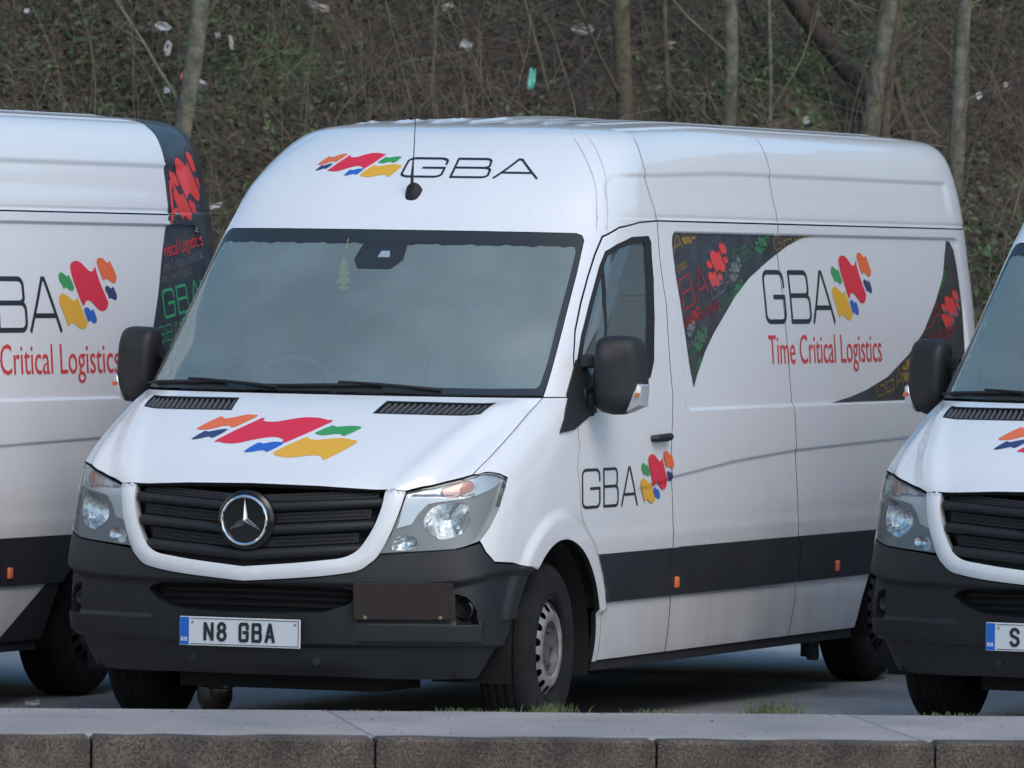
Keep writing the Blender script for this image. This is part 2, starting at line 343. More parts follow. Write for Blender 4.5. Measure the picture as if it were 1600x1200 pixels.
def surf(u, v, off=0.0, extra=None):
    u = np.atleast_1d(np.asarray(u, float)); v = np.atleast_1d(np.asarray(v, float)); s = np.where(u < 0, -1., 1.)[:, None]
    P = _interp(TT, u, v); A = _interp(_Tu, u, v); B = _interp(_Tv, u, v)
    n = np.cross(A, B); n /= np.linalg.norm(n, axis=1)[:, None]+1e-12
    _rel = relief if extra is None else (lambda a_, b_, P_: relief(a_, b_, P_)+extra(a_, b_))
    R0 = _rel(np.abs(u), v, P); h = .003
    ru = (_rel(np.abs(u)+h, v, P+A*h)-_rel(np.abs(u)-h, v, P-A*h))/(2*h)
    rv = (_rel(np.abs(u), v+h, P+B*h)-_rel(np.abs(u), v-h, P-B*h))/(2*h)
    G = np.stack([(A*A).sum(1), (A*B).sum(1), (B*B).sum(1)], 1); det = G[:, 0]*G[:, 2]-G[:, 1]**2+1e-12
    ga = (G[:, 2]*ru-G[:, 1]*rv)/det; gb = (G[:, 0]*rv-G[:, 1]*ru)/det
    n2 = n-A*ga[:, None]-B*gb[:, None]; n2 /= np.linalg.norm(n2, axis=1)[:, None]+1e-12
    off = np.asarray(off, float)
    Q = P+n*(R0+off)[:, None]
    m = np.concatenate([s, np.ones_like(s), np.ones_like(s)], 1)
    return Q*m, n2*m
UL = np.concatenate([np.arange(0, 2.0, .028), np.arange(2.0, 3.3, .045), np.arange(3.3, 4.5, .022), np.arange(4.5, 8.5, .085), np.arange(8.5, 8.80, .02), np.arange(8.80, 10.01, .04)])
def vgrid(v0, v1, dv, fine):
    out = []; v = math.floor(v0/dv)*dv
    Z = ((2.105, 2.130, .004), (2.166, 2.196, .004), (2.372, 2.402, .005), (1.322, 1.346, .004), (1.02, 1.18, .007)) if fine else ((.645, .675, .006), (.375, .40, .006), (.48, .505, .005))
    while v < v1:
        out.append(v); st = dv
        for a, b_, d in Z:
            if a-dv*.5 <= v < b_: st = min(st, d)
        v += st
    return np.array(out)
def make_mesh(name, V, F, Nrm=None, smooth=True):
    me = bpy.data.meshes.new(name); me.from_pydata([tuple(p) for p in V], [], [tuple(int(i) for i in f) for f in F]); me.update()
    if smooth: me.polygons.foreach_set('use_smooth', [True]*len(me.polygons))
    if Nrm is not None: me.normals_split_custom_set_from_vertices([tuple(n) for n in Nrm])
    return me
def panel_arrays(outline, holes=(), dv=.014, off=0.0, lip=.022, sign=1, ulist=UL, du=.03, cap=None, extra=None):
    """A piece of the body surface cut to an outline given in surface coordinates (u, v)."""
    ol = densify(outline, .05 if max(abs(p[0]) for p in outline) > 2 else du, max(dv*1.6, .012))
    hs_ = [densify(h, .05 if max(abs(p[0]) for p in h) > 2 else du, max(dv*1.6, .012)) for h in holes]
    A = np.array(ol); umin, umax = A[:, 0].min(), A[:, 0].max(); vmin, vmax = A[:, 1].min(), A[:, 1].max()
    ug = np.concatenate([-ulist[::-1], ulist[1:]]); i0 = max(0, np.searchsorted(ug, umin)-1); i1 = min(len(ug), np.searchsorted(ug, umax)+2); ug = ug[i0:i1]
    if len(ug) < 3 or ug[0] > umin-1e-9 or ug[-1] < umax+1e-9: ug = np.concatenate([[min(umin, ug[0])-.02], ug, [max(umax, ug[-1])+.02]])
    vg = vgrid(vmin, vmax, dv, umax > 2.2 or vmin > .9); vg = np.concatenate([[vg[0]-dv], vg, [max(vmax, vg[-1])+dv]])
    # work in index space so that the triangles follow the (uneven) grid
    def fw(p): p = np.atleast_2d(np.asarray(p, float)); return np.stack([np.interp(p[:, 0], ug, np.arange(len(ug))), np.interp(p[:, 1], vg, np.arange(len(vg)))], 1)
    def bw(p): return np.stack([np.interp(p[:, 0], np.arange(len(ug)), ug), np.interp(p[:, 1], np.arange(len(vg)), vg)], 1)
    olw = fw(ol); hw = [fw(h_) for h_ in hs_]
    gu, gv = np.meshgrid(np.arange(len(ug)), np.arange(len(vg))); G = np.stack([gu.ravel(), gv.ravel()], 1).astype(float)
    keep = pip(G, olw)
    for h_ in hw: keep &= ~pip(G, h_)
    G = G[keep]
    if len(G):
        k = np.ones(len(G), bool); E = np.concatenate([olw]+hw)
        for c0 in range(0, len(G), 4000):
            D = (G[c0:c0+4000, None, :]-E[None])/.42; k[c0:c0+4000] = (D**2).sum(2).min(1) > 1.0
        G = G[k]
    verts = [Vector(p) for p in olw]; edges = [(i, (i+1) % len(ol)) for i in range(len(ol))]
    for h_ in hw:
        q0 = len(verts); verts += [Vector(p) for p in h_]; edges += [(q0+i, q0+(i+1) % len(h_)) for i in range(len(h_))]
    verts += [Vector(p) for p in G]
    vo, eo, fo, ov, oe, of = delaunay_2d_cdt(verts, edges, [], 0, 1e-5)
    W = np.array([tuple(p) for p in vo]); F = np.array([tuple(f) for f in fo if len(f) == 3])
    cen = W[F].mean(1); ok = pip(cen, olw)
    for h_ in hw: ok &= ~pip(cen, h_)
    F = F[ok]
    a = W[F[:, 1]]-W[F[:, 0]]; b = W[F[:, 2]]-W[F[:, 0]]; cr = a[:, 0]*b[:, 1]-a[:, 1]*b[:, 0]
    F = F[np.abs(cr) > 1e-5]; cr = cr[np.abs(cr) > 1e-5]; F[cr < 0] = F[cr < 0][:, ::-1]
    W = bw(W)
    # boundary edges
    cnt = {}
    for f in F:
        for i in range(3):
            e = (f[i], f[(i+1) % 3]); cnt[e] = cnt.get(e, 0)+1
    bd = [e for e in cnt if (e[1], e[0]) not in cnt]
    used = np.unique(F); mp = -np.ones(len(W), int); mp[used] = np.arange(len(used)); W = W[used]; F = mp[F]; bd = [(mp[a_], mp[b_]) for a_, b_ in bd]
    offv = off(W) if callable(off) else np.full(len(W), off)
    Q, n = surf(W[:, 0]*sign, W[:, 1], offv, extra)
    V = [Q]; NN = [n]; FF = [F if sign > 0 else F[:, ::-1]]
    if lip > 0 and bd:
        base_i = len(Q); e = np.array(bd); top = Q[e]; nn = n[e]; bot = top-nn*lip
        tan = top[:, 1]-top[:, 0]; sid = np.cross(tan, nn[:, 0]); sid /= np.linalg.norm(sid, axis=1)[:, None]+1e-12; sid *= (1 if sign > 0 else -1)
        blk = np.stack([top[:, 0], top[:, 1], bot[:, 1], bot[:, 0]], 1).reshape(-1, 3); V.append(blk); NN.append(np.repeat(sid, 4, 0))
        q = np.arange(len(e)*4).reshape(-1, 4)+base_i
        q = q[:, ::-1] if sign > 0 else q
        FF.append(q)
    return np.concatenate(V), FF, np.concatenate(NN)
def join_arrays(parts):
    V = []; F = []; Nn = []; b = 0
    for v, ff, n in parts:
        V.append(v); Nn.append(n)
        for f in ff: F += [tuple(int(i)+b for i in q) for q in f]
        b += len(v)
    return np.concatenate(V), F, np.concatenate(Nn)
def panel(name, outline, mat, parent, holes=(), both=False, sign=1, **k):
    parts = [panel_arrays(outline, holes, sign=s, **k) for s in ((1, -1) if both else (sign,))]
    V, F, Nn = join_arrays(parts)
    o = link(name, make_mesh(name, V, F, Nn), mat, parent)
    if mat == M['white'] and name != 'grille_surround':
        o.data.materials.append(M['void']); mi = [1 if len(f) == 4 else 0 for f in F]; o.data.polygons.foreach_set('material_index', mi)  # cut edges near black: shade in the panel gaps put into the colour
    return o
def ys(L):
    "list of (y, v) on the flank -> (u, v)"
    a = np.array(L, float); return list(zip(y2u(a[:, 0], a[:, 1]), a[:, 1]))
def decal_arrays(polys, clip=None, off=.0016, sign=1, side=False, du=.05, dv=.03):
    """Printed shapes: union of polygons (surface or flank coordinates), optionally clipped, laid just proud of the paint."""
    P = [densify(p, du, dv) for p in polys]; verts = []; edges = []
    C = densify(clip, du, dv) if clip is not None else None
    for p in P+([C] if C else []):
        b = len(verts); verts += [Vector(q) for q in p]; edges += [(b+i, b+(i+1) % len(p)) for i in range(len(p))]
    A0 = np.concatenate([np.array(p) for p in P]); lo, hi = A0.min(0), A0.max(0)
    if hi[0]-lo[0] > .08 and hi[1]-lo[1] > .03:
        gu, gv = np.meshgrid(np.arange(lo[0]+.013, hi[0], .022 if hi[0]-lo[0] < 1 else .030), np.concatenate([np.arange(lo[1]+.004, hi[1], .013)])); G = np.stack([gu.ravel(), gv.ravel()], 1); k = np.zeros(len(G), bool)
        for p in P: k |= pip(G, p)
        if C: k &= pip(G, C)
        verts += [Vector(q) for q in G[k]]
    verts = [Vector((q[0], q[1]*2.2)) for q in verts]
    vo, eo, fo, *_ = delaunay_2d_cdt(verts, edges, [], 0, 1e-5)
    W = np.array([(p[0], p[1]/2.2) for p in vo]); F = np.array([tuple(f) for f in fo if len(f) == 3]); cen = W[F].mean(1)
    ok = np.zeros(len(F), bool)
    for p in P: ok |= pip(cen, p)
    if C: ok &= pip(cen, C)
    F = F[ok]
    if not len(F): return None
    a = W[F[:, 1]]-W[F[:, 0]]; b = W[F[:, 2]]-W[F[:, 0]]; cr = a[:, 0]*b[:, 1]-a[:, 1]*b[:, 0]; F = F[np.abs(cr) > 1e-10]; cr = cr[np.abs(cr) > 1e-10]; F[cr < 0] = F[cr < 0][:, ::-1]
    used = np.unique(F); mp = -np.ones(len(W), int); mp[used] = np.arange(len(used)); W = W[used]; F = mp[F]
    u = y2u(W[:, 0], W[:, 1]) if side else W[:, 0]
    Q, n = surf(u*sign, W[:, 1], off)
    return Q, [F if sign > 0 else F[:, ::-1]], n
def decal(name, polys, mat, parent, both=False, **k):
    parts = [decal_arrays(polys, sign=s, **k) for s in ((1, -1) if both else (1,))]; parts = [p for p in parts if p is not None]
    if not parts: return None
    V, F, Nn = join_arrays(parts); return link(name, make_mesh(name, V, F, Nn), mat, parent)
def strokes(lines, tx, ty):
    "polylines -> quads of a pen tx wide, ty high (joined by small overlaps)"
    out = []
    for L in lines:
        for (x0, y0), (x1, y1) in zip(L[:-1], L[1:]):
            dx, dy = x1-x0, y1-y0; l = math.hypot(dx, dy) or 1; ex, ey = dx/l, dy/l; nx, ny = -ey*tx/2, ex*ty/2; px, py = ex*tx*.28, ey*ty*.28
            out.append([(x0-px-nx, y0-py-ny), (x1+px-nx, y1+py-ny), (x1+px+nx, y1+py+ny), (x0-px+nx, y0-py+ny)])
    return out
def arc(cx, cy, rx, ry, a0, a1, n=5): return [(cx+rx*math.cos(math.radians(a0+(a1-a0)*i/n)), cy+ry*math.sin(math.radians(a0+(a1-a0)*i/n))) for i in range(n+1)]
def glyph(ch):
    if ch == 'G': return [[(1, .70), (1, .84)]+arc(.80, .84, .20, .16, 0, 90)[1:]+[(.2, 1)]+arc(.2, .84, .2, .16, 90, 180)[1:]+[(0, .16)]+arc(.2, .16, .2, .16, 180, 270)[1:]+[(.8, 0)]+arc(.8, .16, .2, .16, 270, 360)[1:]+[(1, .50), (.46, .50)]]
    if ch == 'B': return [[(0, 0), (0, 1), (.78, 1)]+arc(.78, .87, .17, .13, 90, 0)[1:]+[(.95, .65)]+arc(.78, .65, .17, .12, 0, -90)[1:]+[(0, .53)], [(.78, .53)]+arc(.82, .38, .18, .15, 90, 0)[1:]+[(1, .15)]+arc(.82, .15, .18, .15, 0, -90)[1:]+[(0, 0)]]
    if ch == 'A': return [[(0, -.02), (.46, 1), (.54, 1), (1, -.02)], [(.16, .28), (.84, .28)]]
    if ch == 'N': return [[(0, 0), (0, 1), (1, 0), (1, 1)]]
    if ch == '8': return [arc(.5, .76, .42, .24, 0, 360, 12), arc(.5, .27, .5, .27, 0, 360, 12)]
    if ch == 'S': return [[(1, .80)]+arc(.5, .76, .5, .24, 10, 180, 7)+[(.12, .60), (.5, .52), (.9, .42)]+arc(.5, .24, .5, .24, 10, -170, 8)]
    return []
def word(chars, boxes, v0, v1, tx, ty, f=None):
    res = []
    for ch, (a, b) in zip(chars, boxes):
        q = strokes([[(a+tx/2+(b-a-tx)*x, v0+ty/2+(v1-v0-ty)*y) for x, y in L] for L in glyph(ch)], tx, ty)
        if f: q = [[f(*p) for p in s] for s in q]
        res.append((ch, q))
    return res
def text_mesh(body):
    cu = bpy.data.curves.new('t', 'FONT'); cu.body = body; cu.resolution_u = 3; o = bpy.data.objects.new('t', cu); COL.objects.link(o)
    bpy.context.view_layer.update(); me = bpy.data.meshes.new_from_object(o); V = np.array([v.co[:] for v in me.vertices]); F = [tuple(p.vertices) for p in me.polygons]
    bpy.data.objects.remove(o); bpy.data.meshes.remove(me); bpy.data.curves.remove(cu); return V, F

# simple solid builders (numpy, one mesh each)
class MB:
    def __init__(s): s.V = []; s.F = []
    def add(s, V, F):
        b = len(s.V); s.V += [tuple(map(float, p)) for p in V]; s.F += [tuple(int(i)+b for i in f) for f in F]; return s
    def box(s, x0, x1, y0, y1, z0, z1, mat=None, ch=0.0):
        V = [(x, y, z) for x in (x0, x1) for y in (y0, y1) for z in (z0, z1)]
        if mat is not None: V = [tuple(mat @ Vector(p)) for p in V]
        return s.add(V, [(0, 1, 3, 2), (4, 6, 7, 5), (0, 4, 5, 1), (2, 3, 7, 6), (0, 2, 6, 4), (1, 5, 7, 3)])
    def tube(s, pts, rad, n=8, cap=True):
        pts = [Vector(p) for p in pts]; rad = rad if hasattr(rad, '__len__') else [rad]*len(pts); V = []; F = []
        up = Vector((0, 0, 1))
        for i, p in enumerate(pts):
            t = (pts[min(i+1, len(pts)-1)]-pts[max(i-1, 0)]).normalized(); a = t.cross(up if abs(t.z) < .9 else Vector((1, 0, 0))).normalized(); b = t.cross(a)
            for k in range(n):
                an = 2*math.pi*k/n; V.append(tuple(p+a*math.cos(an)*rad[i]+b*math.sin(an)*rad[i]))
        for i in range(len(pts)-1):
            for k in range(n): F.append((i*n+k, i*n+(k+1) % n, (i+1)*n+(k+1) % n, (i+1)*n+k))
        if cap: F.append(tuple(range(n))[::-1]); F.append(tuple((len(pts)-1)*n+k for k in range(n)))
        return s.add(V, F)
    def lathe(s, prof, axis='x', c=(0, 0, 0), n=32, sgn=1):
        "prof: list of (r, h) ; h along the axis"
        V = []; F = []
        for r, h in prof:
            for k in range(n):
                a = 2*math.pi*k/n
                if axis == 'x': V.append((c[0]+h*sgn, c[1]+r*math.cos(a), c[2]+r*math.sin(a)))
                elif axis == 'y': V.append((c[0]+r*math.cos(a), c[1]+h*sgn, c[2]+r*math.sin(a)))
                else: V.append((c[0]+r*math.cos(a), c[1]+r*math.sin(a), c[2]+h*sgn))
        for i in range(len(prof)-1):
            for k in range(n): F.append((i*n+k, i*n+(k+1) % n, (i+1)*n+(k+1) % n, (i+1)*n+k))
        return s.add(V, F)
    def loft(s, rings, cap=True):
        n = len(rings[0]); V = [p for r in rings for p in r]; F = []
        for i in range(len(rings)-1):
            for k in range(n): F.append((i*n+k, i*n+(k+1) % n, (i+1)*n+(k+1) % n, (i+1)*n+k))
        if cap: F.append(tuple(range(n))[::-1]); F.append(tuple((len(rings)-1)*n+k for k in range(n)))
        return s.add(V, F)
    def out(s, name, mat, parent=None, smooth=True, angle=40):
        me = bpy.data.meshes.new(name); me.from_pydata(s.V, [], s.F); me.update()
        import bmesh
        bm = bmesh.new(); bm.from_mesh(me); bmesh.ops.recalc_face_normals(bm, faces=bm.faces)
        if smooth:
            for e in bm.edges:
                if len(e.link_faces) == 2 and e.calc_face_angle(0) > math.radians(angle): e.smooth = False
            for f in bm.faces: f.smooth = True
        bm.to_mesh(me); bm.free()
        return link(name, me, mat, parent)
def bevel(o, w=.01, seg=2):
    md = o.modifiers.new('b', 'BEVEL'); md.width = w; md.segments = seg; md.limit_method = 'ANGLE'; md.angle_limit = math.radians(35); return o

# printed flag outlines: bonnet (surface coordinates) and flank (y, height)
HF = {'red': [(-0.2886, 1.2167), (-0.1512, 1.3083), (-0.1371, 1.2979), (-0.1122, 1.2946), (-0.0688, 1.2956), (-0.022, 1.3054), (0.0399, 1.3155), (0.1045, 1.3139), (0.147, 1.3065), (0.1677, 1.2987), (0.0289, 1.2134), (0.0134, 1.2237), (-0.0208, 1.2336), (-0.0636, 1.2326), (-0.1303, 1.2195), (-0.1857, 1.2056), (-0.2346, 1.2044), (-0.2721, 1.2098)],
'orange': [(-0.4157, 1.2612), (-0.3466, 1.3102), (-0.3264, 1.3034), (-0.294, 1.3051), (-0.2338, 1.3201), (-0.2, 1.3199), (-0.1764, 1.3151), (-0.2493, 1.2686), (-0.2709, 1.2744), (-0.3055, 1.2722), (-0.3461, 1.26), (-0.3824, 1.2557)],
'navy': [(-0.4064, 1.2186), (-0.37, 1.2511), (-0.3529, 1.2477), (-0.3101, 1.2574), (-0.2673, 1.2599), (-0.3091, 1.2249), (-0.3323, 1.2292), (-0.3606, 1.2222), (-0.3904, 1.2166)],
'green': [(0.1306, 1.2553), (0.1815, 1.2854), (0.2038, 1.2801), (0.2475, 1.2844), (0.2883, 1.2852), (0.3135, 1.2775), (0.2639, 1.2446), (0.243, 1.2519), (0.2148, 1.2513), (0.1719, 1.2455), (0.1462, 1.2484)],
'blue': [(-0.1295, 1.1745), (-0.0908, 1.2107), (-0.0657, 1.2065), (-0.0286, 1.215), (0.0039, 1.2148), (0.0235, 1.2085), (-0.0231, 1.1747), (-0.0406, 1.18), (-0.0666, 1.1785), (-0.0997, 1.1714)],
'yellow': [(0.0044, 1.1739), (0.1023, 1.2363), (0.1201, 1.2299), (0.1591, 1.2269), (0.2125, 1.2329), (0.2672, 1.2365), (0.3078, 1.2301), (0.3361, 1.2187), (0.2466, 1.1495), (0.226, 1.161), (0.186, 1.1664), (0.1285, 1.1589), (0.0795, 1.1539), (0.0389, 1.1593)]}
SF = {'red': [(5.354, 1.9233), (5.3749, 1.9432), (5.4294, 1.9503), (5.4791, 1.9381), (5.5259, 1.914), (5.5563, 1.9033), (5.5906, 1.9075), (5.6117, 1.9275), (5.6263, 1.8906), (5.6648, 1.8281), (5.7106, 1.7712), (5.7102, 1.7541), (5.6867, 1.7341), (5.6454, 1.7267), (5.6066, 1.7341), (5.5639, 1.7568), (5.5205, 1.7738), (5.4802, 1.771), (5.4523, 1.7483), (5.398, 1.8218), (5.3651, 1.8782)],
'orange': [(5.6335, 1.9446), (5.6513, 1.9618), (5.6788, 1.9648), (5.7105, 1.9582), (5.7401, 1.9435), (5.7607, 1.9453), (5.7673, 1.9551), (5.7854, 1.9369), (5.8208, 1.8914), (5.8252, 1.8714), (5.8123, 1.857), (5.7908, 1.8512), (5.7592, 1.8597), (5.7217, 1.871), (5.6939, 1.8669), (5.6832, 1.8612), (5.6559, 1.9021)],
'green': [(5.2255, 1.8805), (5.2381, 1.8946), (5.2562, 1.8992), (5.2891, 1.8892), (5.3128, 1.8791), (5.3284, 1.8893), (5.344, 1.8725), (5.3722, 1.8358), (5.3651, 1.8217), (5.3442, 1.816), (5.3132, 1.8244), (5.2823, 1.8328), (5.263, 1.8226), (5.2574, 1.8383), (5.2299, 1.8608)],
'navy': [(5.6942, 1.8282), (5.7078, 1.8407), (5.7337, 1.8368), (5.7584, 1.8272), (5.7767, 1.8369), (5.8019, 1.8113), (5.8107, 1.7884), (5.7946, 1.7753), (5.7686, 1.7798), (5.7429, 1.7855), (5.7249, 1.7826), (5.7189, 1.7997), (5.7018, 1.8139)],
'yellow': [(5.2048, 1.7735), (5.2227, 1.7989), (5.2566, 1.8045), (5.3001, 1.7933), (5.349, 1.7748), (5.3754, 1.7754), (5.3974, 1.7867), (5.4187, 1.7596), (5.4508, 1.7143), (5.4788, 1.6803), (5.4733, 1.6604), (5.448, 1.6491), (5.4213, 1.6475), (5.3894, 1.6549), (5.3456, 1.672), (5.3131, 1.6737), (5.2847, 1.658), (5.2575, 1.6975), (5.2198, 1.7482)],
'blue': [(5.457, 1.7284), (5.4725, 1.7426), (5.5015, 1.7415), (5.5322, 1.7267), (5.5471, 1.7369), (5.5701, 1.7142), (5.5835, 1.6886), (5.5708, 1.6744), (5.5505, 1.6716), (5.5251, 1.6802), (5.5061, 1.6859), (5.4913, 1.6757), (5.4755, 1.7029)]}

# ------------------------------------------------------------------ the van (built once, standing with its nose at the origin, tail along +y)
GAP = [(1.215, 1.412), (1.222, 1.51), (1.254, 1.58), (1.322, 1.687), (1.428, 1.807), (1.538, 1.919), (1.639, 2.015), (1.737, 2.093), (1.905, 2.134), (2.136, 2.158), (2.361, 2.167)]
DOOR = [(2.361, 2.160), (2.136, 2.151), (1.908, 2.127), (1.743, 2.086), (1.646, 2.009), (1.545, 1.914), (1.436, 1.802), (1.331, 1.684), (1.262, 1.578), (1.227, 1.51), (1.219, 1.41), (1.175, 1.30), (1.188, 1.20), (1.184, 1.035), (1.200, .926), (1.252, .842), (1.336, .761), (1.381, .697), (1.444, .60), (1.474, .53), (1.484, .29), (2.352, .29), (2.360, .45), (2.357, .73), (2.366, 1.0), (2.368, 1.3), (2.368, 1.8), (2.366, 2.16)]
WIN_OUT = [(2.24, 2.097), (2.022, 2.091), (1.856, 2.06), (1.729, 2.028), (1.647, 1.963), (1.49, 1.807), (1.358, 1.67), (1.272, 1.56), (1.262, 1.50), (1.36, 1.462), (2.03, 1.463), (2.109, 1.487), (2.164, 1.555), (2.204, 1.738), (2.243, 1.913), (2.266, 2.07)]
WIN_IN = [(2.19, 2.066), (2.015, 2.061), (1.862, 2.038), (1.745, 2.008), (1.668, 1.946), (1.52, 1.799), (1.39, 1.665), (1.315, 1.565), (1.31, 1.515), (1.375, 1.486), (2.00, 1.487), (2.052, 1.502), (2.085, 1.56), (2.125, 1.738), (2.165, 1.913), (2.19, 2.044)]
SLIDE = [(2.374, 2.160), (2.376, 1.8), (2.376, 1.3), (2.374, 1.0), (2.366, .73), (2.369, .45), (2.361, .29), (4.040, .29), (4.088, .444), (4.084, .678), (4.068, 1.058), (4.045, 1.32), (4.024, 1.554), (4.005, 1.815), (3.990, 2.106), (4.010, 2.160)]
REAR = [(4.018, 2.160), (3.998, 2.106), (4.013, 1.815), (4.032, 1.554), (4.053, 1.32), (4.076, 1.058), (4.092, .678), (4.096, .444), (4.048, .29), (5.02, .29), (5.09, .42), (5.17, .535), (5.32, .65), (5.47, .74), (5.62, .785), (5.78, .80), (5.94, .785), (6.08, .74), (6.18, .65), (6.23, .54), (6.25, .42), (6.25, .29)]
GLASS_R = [(0, 2.101), (.30, 2.101), (.60, 2.10), (.855, 2.098), (.904, 2.089), (.932, 2.068), (.953, 1.924), (.966, 1.707), (.972, 1.50), (.970, 1.417), (.705, 1.418), (.394, 1.419), (0, 1.421)]
GLASS_I = [(0, 2.052), (.30, 2.052), (.60, 2.051), (.84, 2.049), (.875, 2.041), (.892, 2.02), (.905, 1.90), (.918, 1.707), (.925, 1.55), (.925, 1.46), (.91, 1.446), (.705, 1.442), (.394, 1.443), (0, 1.445)]
SUR_O = [(0, .653), (.27, .674), (.40, .690), (.474, .706), (.515, .735), (.546, .768), (.585, .852), (.614, .944), (.632, 1.025)]
SUR_I = [(0, .711), (.215, .730), (.335, .744), (.400, .753), (.443, .770), (.477, .800), (.519, .875), (.546, .960), (.552, 1.022)]
LAMP = [(.637, 1.024), (.619, .944), (.590, .852), (.552, .778), (.708, .790), (.858, .801), (.954, .817), (1.027, .831), (1.133, .891), (1.24, .969), (1.292, 1.047), (1.289, 1.083), (1.163, 1.100), (1.059, 1.107), (.948, 1.103), (.788, 1.072), (.691, 1.045)]
CHROME_LINE = [(.609, .881), (.666, .898), (.69, .941), (.726, .981), (.766, .989), (.948, 1.009), (1.104, 1.036), (1.279, 1.075)]
REFL = [(.710, .906), (.735, .955), (.784, .982), (.858, .988), (.917, .992), (.960, .965), (.974, .915), (.937, .876), (.878, .855), (.808, .841), (.768, .842), (.725, .872)]
DRL = [(.596, .797), (.614, .846), (.665, .852), (.688, .835), (.682, .802), (.638, .791)]
IND = [(.776, 1.060), (.891, 1.090), (.952, 1.089), (.990, 1.064), (.986, 1.041), (.946, 1.029), (.806, 1.005)]
ORANGE = [(.900, 1.086), (.950, 1.083), (.980, 1.062), (.976, 1.044), (.942, 1.034), (.895, 1.03), (.885, 1.058)]
VENT = [(.333, 1.387), (.785, 1.384), (.767, 1.334), (.318, 1.337)]
INTAKE = [(0, .515), (-.14, .515), (-.33, .525), (-.43, .560), (-.480, .600), (-.46, .620), (-.40, .632), (-.15, .637), (0, .637)]
FOG = [(.868, .617), (.957, .602), (1.051, .545), (1.065, .487), (.872, .484)]
def open_smooth(P, n):
    A = [np.array(p) for p in P]; A = [2*A[0]-A[1]]+A+[2*A[-1]-A[-2]]; out = []
    for i in range(1, len(A)-2):
        for k in range(n):
            t = k/n; out.append(tuple(.5*((2*A[i])+(-A[i-1]+A[i+1])*t+(2*A[i-1]-5*A[i]+4*A[i+1]-A[i+2])*t*t+(-A[i-1]+3*A[i]-3*A[i+1]+A[i+2])*t**3)))
    return out+[tuple(A[-2])]
def flip(L): return [(-a, b) for a, b in L]
def circ(cy, cz, r, a0, a1, n): return [(cy+r*math.cos(math.radians(a0+(a1-a0)*i/n)), cz+r*math.sin(math.radians(a0+(a1-a0)*i/n))) for i in range(n+1)]

def bowl(name, outline, parent, mat, depth, sign, inner=.3, n_in=7, ribs=0):
    "dish set back behind a lamp opening"
    A = np.array(smooth_poly(outline, 2)); c = A.mean(0); V = []; F = []; m = len(A)
    for i in range(n_in+1):
        t = i/n_in; s = 1-t*(1-inner*.2); W = c+(A-c)*s; d = -.018-depth*math.sin(t*math.pi/2)
        off = np.full(m, d)
        if ribs and 0 < i: off = off+.0025*np.cos(W[:, 0]*ribs)
        Q, _ = surf(W[:, 0]*sign, W[:, 1], off); V += [tuple(q) for q in Q]
    for i in range(n_in):
        for k in range(m): F.append((i*m+k, i*m+(k+1) % m, (i+1)*m+(k+1) % m, (i+1)*m+k))
    F.append(tuple(n_in*m+k for k in range(m)))
    return MB().add(V, F).out(name, mat, parent, angle=60)

